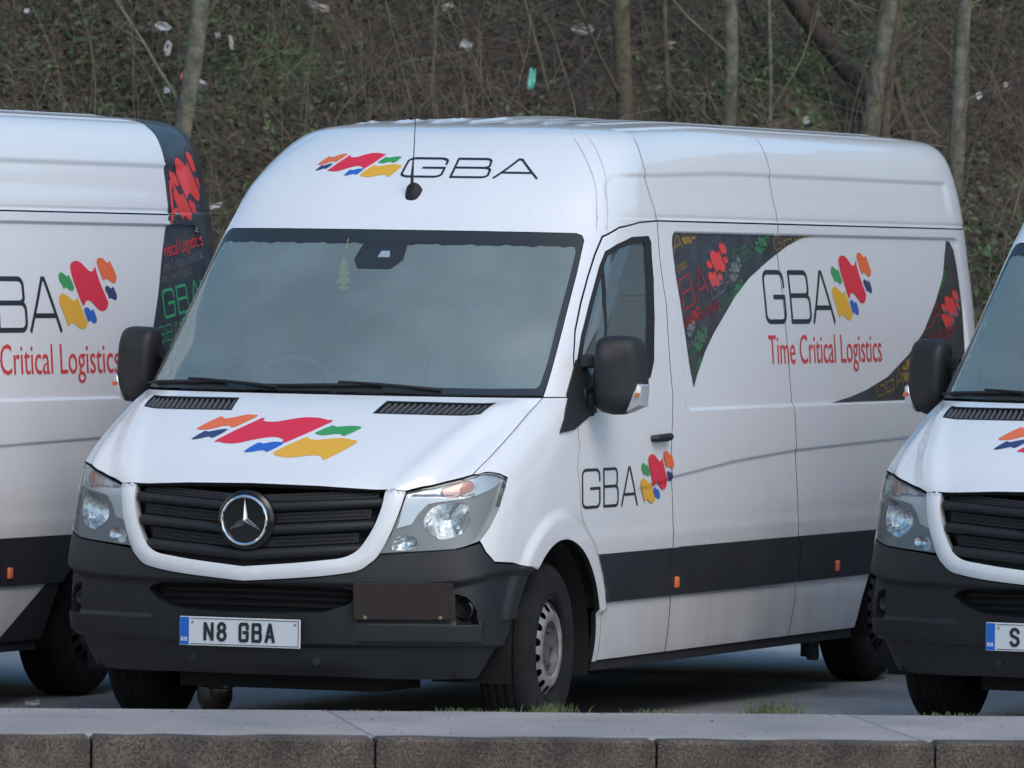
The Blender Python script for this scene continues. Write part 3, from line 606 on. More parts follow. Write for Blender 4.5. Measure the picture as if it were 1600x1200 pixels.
def wheel(parent, x, y, sgn, disc='steel_wheel'):
    "outer face at x, sgn=+1 faces +x"
    R = .360; w = .225
    root = bpy.data.objects.new('wheel', None); COL.objects.link(root); root.parent = parent; root.empty_display_size = .1
    root.location = (x, y, R)
    def P(l): return [(r, h) for r, h in l]
    prof = [(.212, -.012), (.222, -.002), (.245, .004), (.285, .007), (.315, .003), (.335, -.008), (.349, -.022), (.356, -.034)]
    for k, h in enumerate(np.linspace(-.040, -w+.035, 9)):
        g = .350 if k % 2 else .360
        prof += [(g, h-.002), (g, h-.016)] if k < 8 else [(g, h)]
    prof += [(.348, -w+.02), (.32, -w+.005), (.26, -w), (.212, -w+.01)]
    V = MB().lathe(P(prof), 'x', (0, 0, 0), 72, sgn)
    # sipes: pull alternate tread vertices in
    vv = []
    for i, p in enumerate(V.V):
        r = math.hypot(p[1], p[2]); k = i % 72
        if r > .3535 and k % 3 == 0: f = (r-.007)/r; p = (p[0], p[1]*f, p[2]*f)
        vv.append(p)
    V.V = vv
    t = V.out('tyre', M['tyre'], root, angle=50)
    # rim with a ring of round holes
    rim = MB().lathe(P([(.214, -.010), (.219, -.004), (.214, .000), (.207, -.008), (.203, -.030), (.196, -.055), (.190, -.070)]), 'x', (0, 0, 0), 64, sgn)
    rim.out('rim', M['tyre'], root, angle=50)  # rim in tyre black: shade inside the barrel put into its colour
    def disc_h(r): return np.interp(r, [0, .055, .060, .098, .110, .124, .150, .176, .19], [-.040, -.038, -.030, -.028, -.004, .005, .000, -.020, -.032])
    verts = []; edges = []; holes = []
    def loop(pts):
        b = len(verts); verts.extend(Vector(p) for p in pts); n = len(pts); edges.extend((b+i, b+(i+1) % n) for i in range(n))
    for r, n in ((.186, 64), (.150, 48), (.124, 48), (.117, 48), (.110, 40)): loop([(r*math.cos(2*math.pi*i/n), r*math.sin(2*math.pi*i/n)) for i in range(n)])
    for k in range(16):
        a = 2*math.pi*(k+.5)/16; h = [(.163*math.cos(a)+.0165*math.cos(q*math.pi/6), .163*math.sin(a)+.0165*math.sin(q*math.pi/6)) for q in range(12)]; holes.append(h); loop(h)
    vo, eo, fo, *_ = delaunay_2d_cdt(verts, edges, [], 0, 1e-6); W = np.array([tuple(p) for p in vo]); F = np.array([f for f in fo if len(f) == 3]); cen = W[F].mean(1)
    ok = (np.hypot(cen[:, 0], cen[:, 1]) > .109)
    for h in holes: ok &= ~pip(cen, h)
    F = F[ok]; r = np.hypot(W[:, 0], W[:, 1]); Q = np.stack([disc_h(r)*sgn, W[:, 0]*1.06, W[:, 1]*1.06], 1)
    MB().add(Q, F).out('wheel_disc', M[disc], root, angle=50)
    hub = MB().lathe(P([(.116, -.006), (.100, -.030), (.060, -.032), (.055, -.020), (.030, -.016), (.0, -.016)]), 'x', (0, 0, 0), 40, sgn)
    for k in range(6):
        a = 2*math.pi*k/6; hub.lathe([(.012, -.032), (.012, -.016), (.0, -.014)], 'x', (0, .080*math.cos(a), .080*math.sin(a)), 6, sgn)
    hub.out('hub', M['wheel_hub'], root, angle=35)
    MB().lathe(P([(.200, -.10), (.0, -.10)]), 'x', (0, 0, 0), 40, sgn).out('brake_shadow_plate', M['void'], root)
    return root

def build_van(label, group):
    root = thing('delivery_van', label, 'van', group=group); wht = M['white']
    # --- roof, forehead and windscreen pillars
    o = [(0, 2.106), (.30, 2.106), (.60, 2.105), (.855, 2.103), (.906, 2.094), (.937, 2.073), (.958, 1.926), (.972, 1.707), (.978, 1.50), (.979, 1.413)] + ys(GAP) + ys([(3.0, 2.167), (4.0, 2.167), (5.0, 2.167), (6.49, 2.167)]) + [(8.7, 2.167), (8.9, 2.167), (9.1, 2.167), (10, 2.167), (10, 2.82), (8.5, 2.82), (5, 2.82), (2, 2.82), (1, 2.82), (0, 2.82)]
    panel('roof_shell', o, wht, root, both=True, dv=.014, lip=.02)
    # --- bonnet
    hood = [(0, 1.408), (.4, 1.408), (.8, 1.408), (.975, 1.408), (.984, 1.331), (.978, 1.244), (.966, 1.178), (.934, 1.113), (.787, 1.084), (.691, 1.057), (.628, 1.031), (.55, 1.034), (.29, 1.047), (0, 1.052)]
    hd = panel('bonnet', hood + flip(hood[1:-1])[::-1], wht, root, holes=(VENT, flip(VENT)[::-1]), dv=.012, du=.03, lip=.02)
    for s in (1, -1):
        vp = VENT if s > 0 else flip(VENT)[::-1]
        vo_ = panel('air_vent', vp, M['void'], hd, off=-.018, lip=0, dv=.012)
        # frame and slats
        fr = MB(); cen = np.array(VENT).mean(0)
        for k in range(17):
            t = (k+.5)/17; a = (.333+(.785-.333)*t, 1.386); b = (.318+(.767-.318)*t, 1.336)
            Q1, _ = surf([a[0]*s, a[0]*s+.009*s, b[0]*s+.009*s, b[0]*s], [a[1], a[1], b[1], b[1]], -.003); Q2, _ = surf([a[0]*s, a[0]*s+.009*s, b[0]*s+.009*s, b[0]*s], [a[1], a[1], b[1], b[1]], -.014)
            fr.add(np.concatenate([Q1, Q2]), [(0, 1, 2, 3), (0, 4, 5, 1), (2, 6, 7, 3), (1, 5, 6, 2), (3, 7, 4, 0)])
        sl = fr.out('vent_slats', M['seam'], hd, smooth=False); sl['kind'] = 'stuff'
        ring = [(u, v) for u, v in VENT]; inner = [(cen[0]+(u-cen[0])*.965, cen[1]+(v-cen[1])*.84) for u, v in ring]
        panel('vent_frame', ring, M['black_plastic'], hd, holes=(inner,), off=.002, lip=.012, dv=.01, sign=s)
    # --- front wings, doors, sliding door / side, rear quarter (both flanks)
    for s in (1, -1):
        arch = circ(.95, .345, .475, 131, 6, 26)
        fen = [(.982, 1.408)] + ys([(1.214, 1.408), (1.170, 1.30), (1.184, 1.20), (1.180, 1.035), (1.196, .925), (1.248, .840), (1.332, .758), (1.377, .695), (1.440, .60), (1.470, .53), (1.480, .285), (1.425, .285)])
        fen += ys(arch[::-1]) + [(1.493, .739), (1.204, .746), (1.098, .787), (1.036, .833), (1.139, .889), (1.247, .967), (1.300, 1.047), (1.297, 1.089), (1.163, 1.106), (1.059, 1.113), (.943, 1.113), (.975, 1.178), (.986, 1.244), (.992, 1.331)]
        panel('front_wing', fen, wht, root, sign=s, dv=.012)
        door = panel('front_door', ys(DOOR), wht, root, holes=(ys(WIN_OUT),), sign=s, dv=.014)
        panel('window_seal', ys(WIN_OUT), M['rubber'], door, holes=(ys(WIN_IN),), off=-.002, lip=.012, sign=s, dv=.02)
        panel('door_glass', ys(WIN_IN), M['side_glass'], door, off=-.009, lip=0, sign=s, dv=.04)
        panel('glass_divider', ys([(1.665, 1.955), (1.700, 1.985), (1.640, 1.80), (1.60, 1.62), (1.585, 1.49), (1.562, 1.49), (1.576, 1.62), (1.612, 1.80)]), M['rubber'], door, off=-.006, lip=.006, sign=s, dv=.03)
        # handle: cup and bar
        Q, n = surf(y2u([2.185], [1.222])*s, [1.222], 0.0); q = Q[0]; hb = MB()
        hb.tube([(q[0]-.002*s, 2.085, 1.222), (q[0]+.020*s, 2.10, 1.222), (q[0]+.026*s, 2.16, 1.224), (q[0]+.026*s, 2.24, 1.226), (q[0]+.018*s, 2.285, 1.227), (q[0]-.002*s, 2.30, 1.227)], [.012, .016, .017, .018, .016, .012], 8)
        hb.out('door_handle', M['black_plastic'], door)
        decal('handle_cup', [smooth_poly([(2.10, 1.205), (2.10, 1.245), (2.13, 1.272), (2.16, 1.285), (2.19, 1.272), (2.24, 1.245), (2.25, 1.205)], 3)], M['seam'] if False else M['gutter'], door, off=.0015) if s > 0 and False else None
        sd = panel('sliding_door' if s > 0 else 'side_panel', ys(SLIDE), wht, root, sign=s, dv=.012)
        rq = panel('rear_quarter', ys(REAR[:-1]) + ys([(6.25, .29), (6.48, .29)]) + [(8.72, .29), (8.86, .29), (8.96, .29), (9.06, .29), (9.06, 1.0), (9.06, 1.6), (9.06, 2.160), (8.96, 2.160), (8.86, 2.160), (8.72, 2.160)] + ys([(6.45, 2.160), (5.5, 2.160)]), wht, root, sign=s, dv=.012)
        rd = panel('rear_door', [(9.09, .42), (9.99, .42), (9.99, 2.160), (9.09, 2.160)], wht, root, sign=s, dv=.05)
        panel('rear_window', [(9.22, 1.42), (9.86, 1.42), (9.86, 2.02), (9.22, 2.02)], M['gloss_black'], rd, sign=s, dv=.06, off=.004, lip=.006)
        panel('tail_lamp', [(8.93, 1.02), (9.06, 1.02), (9.06, 1.36), (8.93, 1.36)], M['red'], rq, sign=s, dv=.05, off=.008, lip=.02)
        # protective strips
        for nm, a in (('side_moulding', [(1.405, .742), (1.43, .70), (1.470, .61), (1.484, .536), (2.295, .536), (2.300, .742)]),
                      ('side_moulding', [(2.308, .742), (2.303, .536), (2.428, .536), (2.436, .742)]),
                      ('side_moulding', [(2.444, .744), (2.438, .536), (4.080, .536), (4.074, .744)]),
                      ('side_moulding', [(4.092, .744), (4.098, .536), (5.175, .536), (5.325, .65), (5.475, .742)]),
                      ('side_moulding', [(6.09, .742), (6.185, .65), (6.235, .536), (6.55, .536), (6.55, .742)])):
            panel(nm, ys(a), M['trim_plastic'], root, sign=s, off=lambda W: .013-.006*np.clip((W[:, 1]-.70)/.04, 0, 1), lip=.014, dv=.02)
        for yy in (2.385, 4.63):
            Q, n = surf(y2u([yy], [.592])*s, [.592], .013); q = Q[0]
            mk = MB(); mk.lathe([(.032, 0), (.032, .007), (.026, .012), (.0, .014)], 'x', tuple(q), 4, s)
            mk.V = [(x, q[1]+(y-q[1])*.72*math.cos(math.radians(45))*1.2-(z-q[2])*.72*math.sin(math.radians(45))*1.2, q[2]+(z-q[2])*math.cos(math.radians(45))*1.1+(y-q[1])*math.sin(math.radians(45))*1.1) for x, y, z in mk.V]
            bevel(mk.out('side_marker', M['amber'], root), .004)
        # sill and underbody rail
        sb = MB(); sb.box(.90*s, .955*s, 1.45, 5.0, .245, .285); sb.out('sill_rail', M['rubber'], root, smooth=False)
        # fuel / door latch step bracket under the side
        br = MB(); br.box(.86*s, .90*s, 4.55, 4.70, .17, .25); br.tube([(.88*s, 4.52, .24), (.90*s, 4.56, .165), (.90*s, 4.66, .160), (.88*s, 4.72, .2)], .014, 6); br.out('jacking_bracket', M['rubber'], root)
        # wheel-arch liners
        for cy, rr in ((.95, .47), (5.78, .455)):
            ln = MB(); pr = circ(cy, .345, rr, -14, 194, 22); rings = [[(xx*s, y, z) for y, z in pr] for xx in (.60, .955 if cy < 2 else .93)]
            V = rings[0]+rings[1]; n_ = len(pr); F = [(i, i+1, n_+i+1, n_+i) for i in range(n_-1)]; ln.add(V, F); ln.add([p for p in rings[0]], [tuple(range(n_))]); ln.out('arch_liner', M['void'], root)
        wheel(root, .955*s, .955, s).rotation_euler = (0, 0, math.radians(3.0)); wheel(root, .845*s, 5.80, s, 'shaded_steel')
        # --- head lamp: housing, chrome, dishes, indicator and clear cover
        L = LAMP; lo = -.020
        rs = smooth_poly(REFL, 2); dr = smooth_poly(DRL, 2); io = smooth_poly(IND, 2)
        lamp = panel('headlamp', L, M['lamp_grey'], root, holes=(rs, dr), off=lo, lip=.0, sign=s, dv=.012)
        up = [(.617, .90), (.637, 1.022), (.691, 1.043), (.788, 1.070), (.948, 1.101), (1.059, 1.105), (1.163, 1.098), (1.286, 1.083)] + CHROME_LINE[::-1]
        panel('lamp_surround', up, M['lamp_silver'], lamp, holes=(io,), off=lo+.006, lip=.008, sign=s, dv=.012)
        bowl('reflector', REFL, lamp, M['lamp_chrome'], .075, s, n_in=8, ribs=150)
        bowl('running_light', DRL, lamp, M['lamp_chrome'], .02, s, ribs=900, n_in=5)
        c0 = np.mean(REFL, 0); Q, n = surf([c0[0]*s*1.02], [c0[1]+.01], -.05);
        Q, n = surf([(c0[0]+.045)*s], [c0[1]-.028], -.045); bl = MB(); bl.lathe([(.018, -.01), (.016, .008), (.0, .012)], 'y', tuple(Q[0]), 12, -1); bl.out('lamp_bulb', M['chrome'], lamp)
        panel('indicator', IND, M['amber_pale'], lamp, off=lo+.002, lip=.01, sign=s, dv=.02)
        panel('indicator_bulb', ORANGE, M['amber_soft'], lamp, off=lo+.007, lip=.008, sign=s, dv=.02)
        panel('lamp_cover', L, M['lens'], lamp, off=.002, lip=.022, sign=s, dv=.02)
        # --- mirror
        side = 'door_mirror'
        mr = MB(); rings = []
        prof = [(1.010, 1.385), (1.006, 1.46), (1.008, 1.60), (1.018, 1.652), (1.045, 1.668), (1.10, 1.672), (1.158, 1.668), (1.186, 1.640), (1.200, 1.58), (1.206, 1.46), (1.205, 1.40), (1.190, 1.372), (1.120, 1.338), (1.045, 1.345)]
        cx, cz = 1.105, 1.50
        for dy, sc in ((-.070, .45), (-.064, .70), (-.048, .87), (-.02, .97), (.02, 1.0), (.065, .99), (.075, .97), (.070, .92)):
            rings.append([((cx+(x-cx)*sc)*s, 1.32+dy+(x-1.1)*.30, cz+(z-cz)*sc) for x, z in smooth_poly(prof, 2)])
        mr.loft(rings); mo = mr.out(side, M['black_plastic'], root, angle=50)
        mg = MB(); g = [((cx+(x-cx)*.86)*s, 1.32+.073+(x-1.1)*.30, cz+(z-cz)*.86) for x, z in prof]; mg.add(g+[(x, y+.004, z) for x, y, z in g], [tuple(range(len(g))), tuple(range(len(g), 2*len(g)))[::-1]]); mg.out('mirror_glass', M['chrome'], mo, smooth=False)
        ind = MB(); pf = [(1.150, 1.349), (1.208, 1.378), (1.212, 1.46), (1.196, 1.472), (1.178, 1.44)]
        ind.loft([[((1.19+(x-1.19)*sc)*s, 1.32+dy+(x-1.1)*.30, 1.41+(z-1.41)*sc) for x, z in pf] for dy, sc in ((-.052, .6), (-.046, .92), (-.02, 1.04), (.055, 1.04))]); ind.out('mirror_indicator', M['lamp_silver'], mo)
        ib = MB(); ib.box(1.196*s, 1.209*s, 1.285, 1.30, 1.415, 1.432); ib.out('mirror_bulb', M['amber'], mo)
        for z0 in (1.40, 1.56):
            arm = MB(); arm.loft([[(x*s, y, z) for x, y, z in ((.945, 1.27, z0-.03), (.945, 1.36, z0-.03), (.945, 1.36, z0+.03), (.945, 1.27, z0+.03))], [(x*s, y, z) for x, y, z in ((1.03, 1.30, z0-.022), (1.03, 1.35, z0-.022), (1.03, 1.35, z0+.022), (1.03, 1.30, z0+.022))]])
            bevel(arm.out('mirror_arm', M['black_plastic'], mo), .008)
        tri = ys([(1.262, 1.565), (1.30, 1.545), (1.37, 1.48), (1.385, 1.345), (1.30, 1.33), (1.10, 1.275), (.955, 1.262), (1.02, 1.32), (1.12, 1.42), (1.20, 1.50)])
        panel('mirror_base', tri, M['black_plastic'], mo, sign=s, off=.010, lip=.016, dv=.02)
        mb = MB(); mb.loft([[(x*s, y, z) for x, y, z in ((.93, 1.24, 1.30), (.93, 1.40, 1.30), (.93, 1.40, 1.50), (.93, 1.24, 1.46))], [(x*s, y, z) for x, y, z in ((.985, 1.26, 1.33), (.985, 1.37, 1.33), (.985, 1.37, 1.47), (.985, 1.26, 1.44))]]); bevel(mb.out('mirror_foot', M['black_plastic'], mo), .01)
    # --- seams: thin grey strips, the shade of the grooves put in as colour
    for s in (1, -1):
        for path in ([(2.364, 2.170), (2.345, 2.30), (2.340, 2.384), (2.36, 2.48), (2.42, 2.55)], [(4.014, 2.170), (4.020, 2.31), (4.045, 2.48), (4.06, 2.55)]):
            pl = ys(path+[(a+.005, b) for a, b in path[::-1]]); panel('roof_seam', pl, M['seam'], root, sign=s, off=.0012, lip=0, dv=.014)
        rib = [(1.16, 2.115), (1.10, 2.22), (1.05, 2.33), (.98, 2.44), (.90, 2.54), (.90, 2.57)]
        for k in (0, .13):
            pth = [(a-k*(1 if i else 1), b) for i, (a, b) in enumerate(rib)]; panel('pillar_seam', pth+[(a+.006, b) for a, b in pth[::-1]], M['gutter'], root, sign=s, off=.0012, lip=0, dv=.03)
    # --- windscreen
    fullO = GLASS_R + flip(GLASS_R[1:-1])[::-1]; fullI = GLASS_I + flip(GLASS_I[1:-1])[::-1]
    ws = panel('windscreen', fullO, M['glass'], root, off=.001, lip=0, dv=.03)
    panel('glass_border', [(a*.999, b) for a, b in fullO], M['frit'], ws, holes=(fullI,), off=.0025, lip=0, dv=.03)
    panel('shade_band', [(a*.999, 2.055) for a in np.linspace(-.85, .85, 30)]+[(a, 2.043+.002*math.sin(a*37)+.003*math.sin(a*131)) for a in np.linspace(.86, -.86, 60)], M['frit'], ws, off=.002, lip=0, dv=.03)
    panel('cowl_tray', [(-.97, 1.400), (.97, 1.400), (.96, 1.424), (-.96, 1.424)], M['void'], root, off=-.012, lip=0, dv=.02)
    for x0, sg in ((.10, 1), (-.62, 1)):
        pts = [surf([x], [v], h)[0][0] for x, v, h in ((x0+.42, 1.424, .012), (x0+.25, 1.432, .018), (x0+.05, 1.440, .022), (x0-.03, 1.442, .022))]
        wa = MB().tube(pts, [.010, .009, .007, .006], 6).out('wiper', M['rubber'], root)
        pts = [surf([x], [v], .012)[0][0] for x, v in ((x0+.16, 1.443), (x0, 1.437), (x0-.22, 1.432), (x0-.42, 1.430))]; MB().tube(pts, [.009, .011, .009, .006], 6).out('wiper_blade', M['rubber'], wa)
    # --- grille
    so = SUR_O + flip(SUR_O[1:])[::-1]
    so_c = open_smooth(SUR_O, 4); si_c = open_smooth(SUR_I, 4); ring = so_c + si_c[::-1]
    mid = np.array([((a[0]+b[0])/2, (a[1]+b[1])/2) for a, b in zip(open_smooth(SUR_O, 30), open_smooth(SUR_I, 30))])
    def ext(u, v_):
        d = np.hypot(u[:, None]-mid[None, :, 0], v_[:, None]-mid[None, :, 1]).min(1); return .012*np.clip(1-(d/.045)**2, 0, 1)
    def bulge(W): return .016-.010*np.clip((np.abs(W[:, 1]-.68)-.0)/.5, 0, 1)
    panel('grille_surround', ring, wht, root, both=True, off=.002, lip=.060, dv=.008, du=.02, extra=ext, ulist=np.arange(0, 1, .012))
    back = SUR_I + [(.550, 1.040), (.29, 1.046), (0, 1.050)]; back = back + flip(back[1:-1])[::-1]
    gr = panel('grille', [(u*1.01, v) for u, v in back], M['void'], root, off=-.055, lip=0, dv=.03)
    def uin(v): return float(np.interp(v, [.711, .733, .748, .761, .787, .867, .969, 1.05], [.02, .244, .38, .439, .477, .519, .548, .552]))
    for vc in (.958, .862, .766):
        us = np.linspace(-1, 1, 41); V = []; F = []; e = uin(vc+.028)-.004; pf = [(-.030, -.052), (-.026, -.020), (-.016, -.006), (.0, -.004), (.014, -.014), (.022, -.052)]
        for t in us:
            u = t*e; dvv = .034*abs(u)/.5; vv = np.array([vc+dvv+a for a, b in pf]); vv = np.maximum(vv, .70); Q, _ = surf(np.full(len(pf), u), vv, np.array([b for a, b in pf])); V += [tuple(q) for q in Q]
        m = len(pf)
        for i in range(40):
            for k in range(m-1): F.append((i*m+k, (i+1)*m+k, (i+1)*m+k+1, i*m+k+1))
        MB().add(V, F).out('grille_slat', M['black_plastic'], gr, angle=70)
    for vc in (1.000, .905, .808):
        outl = []; e = uin(vc)-.02
        for half in (1, -1):
            pass
        T_ = np.linspace(-e, e, 23); up = [(t, vc+.034*abs(t)/.5+.021) for t in T_]; dn = [(t, vc+.034*abs(t)/.5-.019) for t in T_[::-1]]
        hl = []
        nh = int(2*e/.0135)
        for row, dz in ((0, .009), (1, -.007)):
            for k in range(nh):
                u0 = -e+.012+k*(2*e-.024)/max(1, nh-1)+(.006 if row else 0)
                if abs(u0) < .12 or abs(u0) > e-.01: continue
                v0 = vc+.034*abs(u0)/.5+dz; hl.append([(u0+.0040*math.cos(q*math.pi/2.5), v0+.0048*math.sin(q*math.pi/2.5)) for q in range(5)])
        verts = []; edges = []
        for p in [up+dn]+hl:
            b = len(verts); verts += [Vector(q) for q in p]; edges += [(b+i, b+(i+1) % len(p)) for i in range(len(p))]
        vo, eo, fo, *_ = delaunay_2d_cdt(verts, edges, [], 0, 1e-6); W = np.array([tuple(p) for p in vo]); F = np.array([f for f in fo if len(f) == 3]); cen = W[F].mean(1); ok = pip(cen, up+dn)
        hc = np.array([np.mean(h, 0) for h in hl])
        for c0 in range(0, len(cen), 2000):
            D = cen[c0:c0+2000, None]-hc[None]; ok[c0:c0+2000] &= (np.hypot(D[..., 0], D[..., 1]).min(1) > .0036)
        Q, n = surf(W[:, 0], W[:, 1], -.030); MB().add(Q, F[ok]).out('grille_mesh', M['rubber'], gr, smooth=False)
    # three-pointed badge
    Q, n = surf([0.0], [.900], .006); c = Q[0]; bd = MB()
    bd.lathe([(.122, -.045), (.124, -.006), (.112, .004), (.0, .002)], 'y', tuple(c), 40, -1); bdo = bd.out('badge', M['gloss_black'], root)
    rg = MB(); rp = []
    for k in range(48):
        a = 2*math.pi*k/48; rp.append([(c[0]+(.0985+.0065*math.cos(q*math.pi/4))*math.cos(a), c[1]-.012-.0065*math.sin(q*math.pi/4), c[2]+(.0985+.0065*math.cos(q*math.pi/4))*math.sin(a)) for q in range(8)])
    rg.loft(rp+[rp[0]], cap=False); rg.out('badge_ring', M['chrome'], bdo)
    st = MB()
    for k in range(3):
        a = math.radians(90+120*k); d = (math.cos(a), math.sin(a)); p = (-d[1], d[0]); y0 = c[1]-.004
        tip = (c[0]+d[0]*.096, y0-.008, c[2]+d[1]*.096); ctr = (c[0], y0-.020, c[2])
        a2 = math.radians(90+120*k+60); e1 = (c[0]+math.cos(a2)*.016, y0, c[2]+math.sin(a2)*.016); a3 = math.radians(90+120*k-60); e2 = (c[0]+math.cos(a3)*.016, y0, c[2]+math.sin(a3)*.016)
        st.add([ctr, e1, tip, e2], [(0, 1, 2), (0, 2, 3)])
    st.out('badge_star', M['chrome'], bdo, smooth=False)
    # --- bumper
    bt = [(0, .647), (.27, .668), (.40, .684), (.478, .700), (.522, .730), (.556, .766), (.570, .769), (.708, .783), (.858, .794), (.956, .809), (1.030, .820), (1.092, .779), (1.202, .738), (1.493, .731)] + ys([(.640, .712), (.573, .649), (.500, .556), (.478, .48), (.428, .405), (.366, .312), (.34, .232)]) + [(1.0, .228), (.8, .225), (.5, .223), (0, .223)]
    bfull = bt + flip(bt[1:-1])[::-1]
    ih = [(a, b) for a, b in INTAKE] + [(-a, b) for a, b in INTAKE[::-1] if a != 0]
    bp = panel('front_bumper', bfull, M['black_plastic'], root, holes=(ih, FOG, flip(FOG)[::-1]), dv=.012, lip=.05, du=.03)
    panel('lower_grille', [(a*1.05, b+(b-.577)*.2) for a, b in ih], M['void'], bp, off=-.065, lip=0, dv=.03)
    sl = MB()
    for vv in (.545, .575, .603):
        V = []; F = []; ua = np.linspace(-.44, .44, 21)
        for u in ua:
            Q, _ = surf([u]*4, [vv-.006, vv-.006, vv+.006, vv+.006], np.array([-.062, -.045, -.045, -.062])); V += [tuple(q) for q in Q]
        for i in range(20):
            for k in range(3): F.append((i*4+k, (i+1)*4+k, (i+1)*4+k+1, i*4+k+1))
        sl.add(V, F)
    sl.out('lower_grille_bars', M['void'], bp)
    for s in (1, -1):
        panel('fog_recess', [(u+(.965-u)*-.06, v+(v-.545)*.1) for u, v in FOG], M['void'], bp, off=-.045, lip=0, sign=s, dv=.02)
        Q, n = surf([.965*s], [.548], -.04); MB().lathe([(.042, 0), (.042, .012), (.036, .016), (.030, .008), (0, .004)], 'y', tuple(Q[0]), 24, -1).out('fog_lamp_blank', M['gloss_black'], bp)
        Q, n = surf([.28*s], [.30], .0); MB().lathe([(.020, 0), (.018, .008), (0, .010)], 'y', tuple(Q[0]), 12, -1).out('tow_eye_cover', M['trim_plastic'], bp)
    # brown board screwed to the bumper on some vans is added later
    # --- underbody, axle, cabin floor
    ub = MB(); ub.box(-.80, .80, .25, 6.7, .26, .44); ub.out('underbody', M['void'], root, smooth=False)
    ax = MB(); ax.tube([(-.8, .95, .34), (.8, .95, .34)], .05, 8); ax.tube([(-.75, 5.80, .34), (.75, 5.80, .34)], .06, 8); ax.box(-.45, .45, .3, .75, .19, .27); ax.tube([(.3, 1.5, .22), (.3, 4.9, .22)], .04, 8); ax.out('running_gear', M['void'], root)
    # --- cabin
    dash = MB(); dash.loft([[(x, y, z) for y, z in ((.80, 1.10), (.95, 1.345), (1.25, 1.36), (1.42, 1.33), (1.45, 1.18), (1.40, .9), (1.1, .8))] for x in (-.86, -.5, 0, .5, .86)]); dash.out('dashboard', M['interior'], root)
    for x, w in ((-.48, .25), (.18, .22), (.62, .22)):
        se = MB(); se.loft([[(x+(dx*w), y, z) for dx, y, z in ((-1, 1.92+dy, z), (1, 1.92+dy, z), (1, 2.06+dy, z), (-1, 2.06+dy, z))] for z, dy in ((.95, 0), (1.2, .02), (1.5, .07), (1.58, .09))]); se.box(x-w, x+w, 1.5, 2.0, .80, .95)
        se.box(x-.12, x+.12, 2.02, 2.12, 1.60, 1.78); bevel(se.out('seat', M['interior'], root), .03)
    sw = MB(); rp = []; cc = (-.48, 1.50, 1.36); tilt = math.radians(60)
    for k in range(33):
        a = 2*math.pi*k/32; rp.append((cc[0]+.21*math.cos(a), cc[1]+.21*math.sin(a)*math.cos(tilt), cc[2]+.21*math.sin(a)*math.sin(tilt)))
    sw.tube(rp, .016, 8); sw.tube([(cc[0]-.2, cc[1], cc[2]), (cc[0], cc[1]-.03, cc[2]-.03), (cc[0]+.2, cc[1], cc[2])], .02, 6); sw.tube([(cc[0], cc[1]-.03, cc[2]-.03), (cc[0], cc[1]-.2, cc[2]-.2)], .04, 8); sw.out('steering_wheel', M['interior'], root)
    bh = MB(); bh.box(-.86, .86, 2.34, 2.355, .5, 2.12); bho = bh.out('bulkhead', M['interior_light'], root, smooth=False)
    cl = MB(); cl.box(-.80, .80, 1.80, 2.34, 2.09, 2.11); cl.box(-.85, .85, .9, 2.34, .5, .55); cl.out('cabin_lining', M['interior_light'], root, smooth=False)
    Q, n = surf([.03], [2.022], -.03); c = Q[0]; sb = MB(); sb.loft([[(c[0]+a*sc, c[1]+.015+dy, c[2]+b*sc) for a, b in ((-.10, .055), (.10, .055), (.105, .0), (.075, -.052), (-.075, -.052), (-.105, 0))] for dy, sc in ((-.01, 1), (.03, 1), (.06, .8))]); so_ = sb.out('camera_housing', M['frit'], root)
    pt = panel('sensor_patch', [(-.085, 2.05), (-.10, 1.975), (-.065, 1.935), (.085, 1.935), (.125, 1.975), (.115, 2.05)], M['frit'], ws, off=.0022, lip=0, dv=.02)
    panel('sensor_lens', [(.005, 1.985), (.06, 1.985), (.05, 2.012), (.012, 2.012)], M['lamp_silver'], ws, off=.0035, lip=0, dv=.02)
    sc2 = MB(); sc2.box(c[0]-.02, c[0]+.045, c[1]-.002, c[1]+.004, c[2]-.028, c[2]+.022); sc2.out('camera_window', M['seam'], so_, smooth=False)
    # --- aerial
    Q, n = surf([.045], [2.262], 0.0); c = Q[0]; fin = MB(); cl_ = [(-.050, -.010, .016), (-.030, .006, .030), (.0, .018, .036), (.030, .030, .036), (.046, .022, .026)]
    rings = []
    tv = np.array([0, .62, .785]); nv = np.array([0, -.785, .62])
    for t, h, w in cl_:
        cpt = np.array(c)+tv*t
        rings.append([tuple(cpt+np.array([1, 0, 0])*w*math.cos(a)+nv*((h+.012)*max(0, math.sin(a))-.006)) for a in np.linspace(0, 2*math.pi, 12, endpoint=False)])
    fin.loft(rings); fo_ = fin.out('aerial_base', M['rubber'], root, angle=60)
    p0 = np.array(c)+tv*.02+nv*.03; MB().tube([p0, p0+np.array([0, 0, .05]), p0+np.array([.004, .006, .14]), p0+np.array([.006, .018, .36])], [.0075, .0065, .0022, .0016], 6).out('aerial_whip', M['rubber'], fo_)
    # --- printed flags and letters common to all: bonnet, forehead
    for k, (nm, mt) in HOODKEYS.items():
        decal('printed_flag', [smooth_outline(HF[k])], M[mt], root, du=.03, dv=.012)
    src = np.array([(-.2886, 1.2167, 1), (-.1512, 1.3083, 1), (.1677, 1.2987, 1), (.0289, 1.2134, 1), (-.4157, 1.2612, 1), (.3361, 1.2187, 1)]); dst = np.array([(-.411, 2.384), (-.358, 2.458), (-.175, 2.463), (-.232, 2.386), (-.508, 2.421), (-.079, 2.414)])
    AF = np.linalg.lstsq(src, dst, rcond=None)[0]
    for k, (nm, mt) in HOODKEYS.items():
        pts = np.c_[np.array(smooth_outline(HF[k])), np.ones(len(smooth_outline(HF[k])))] @ AF; decal('printed_flag', [[tuple(p) for p in pts]], M[mt], root, du=.03, dv=.012)
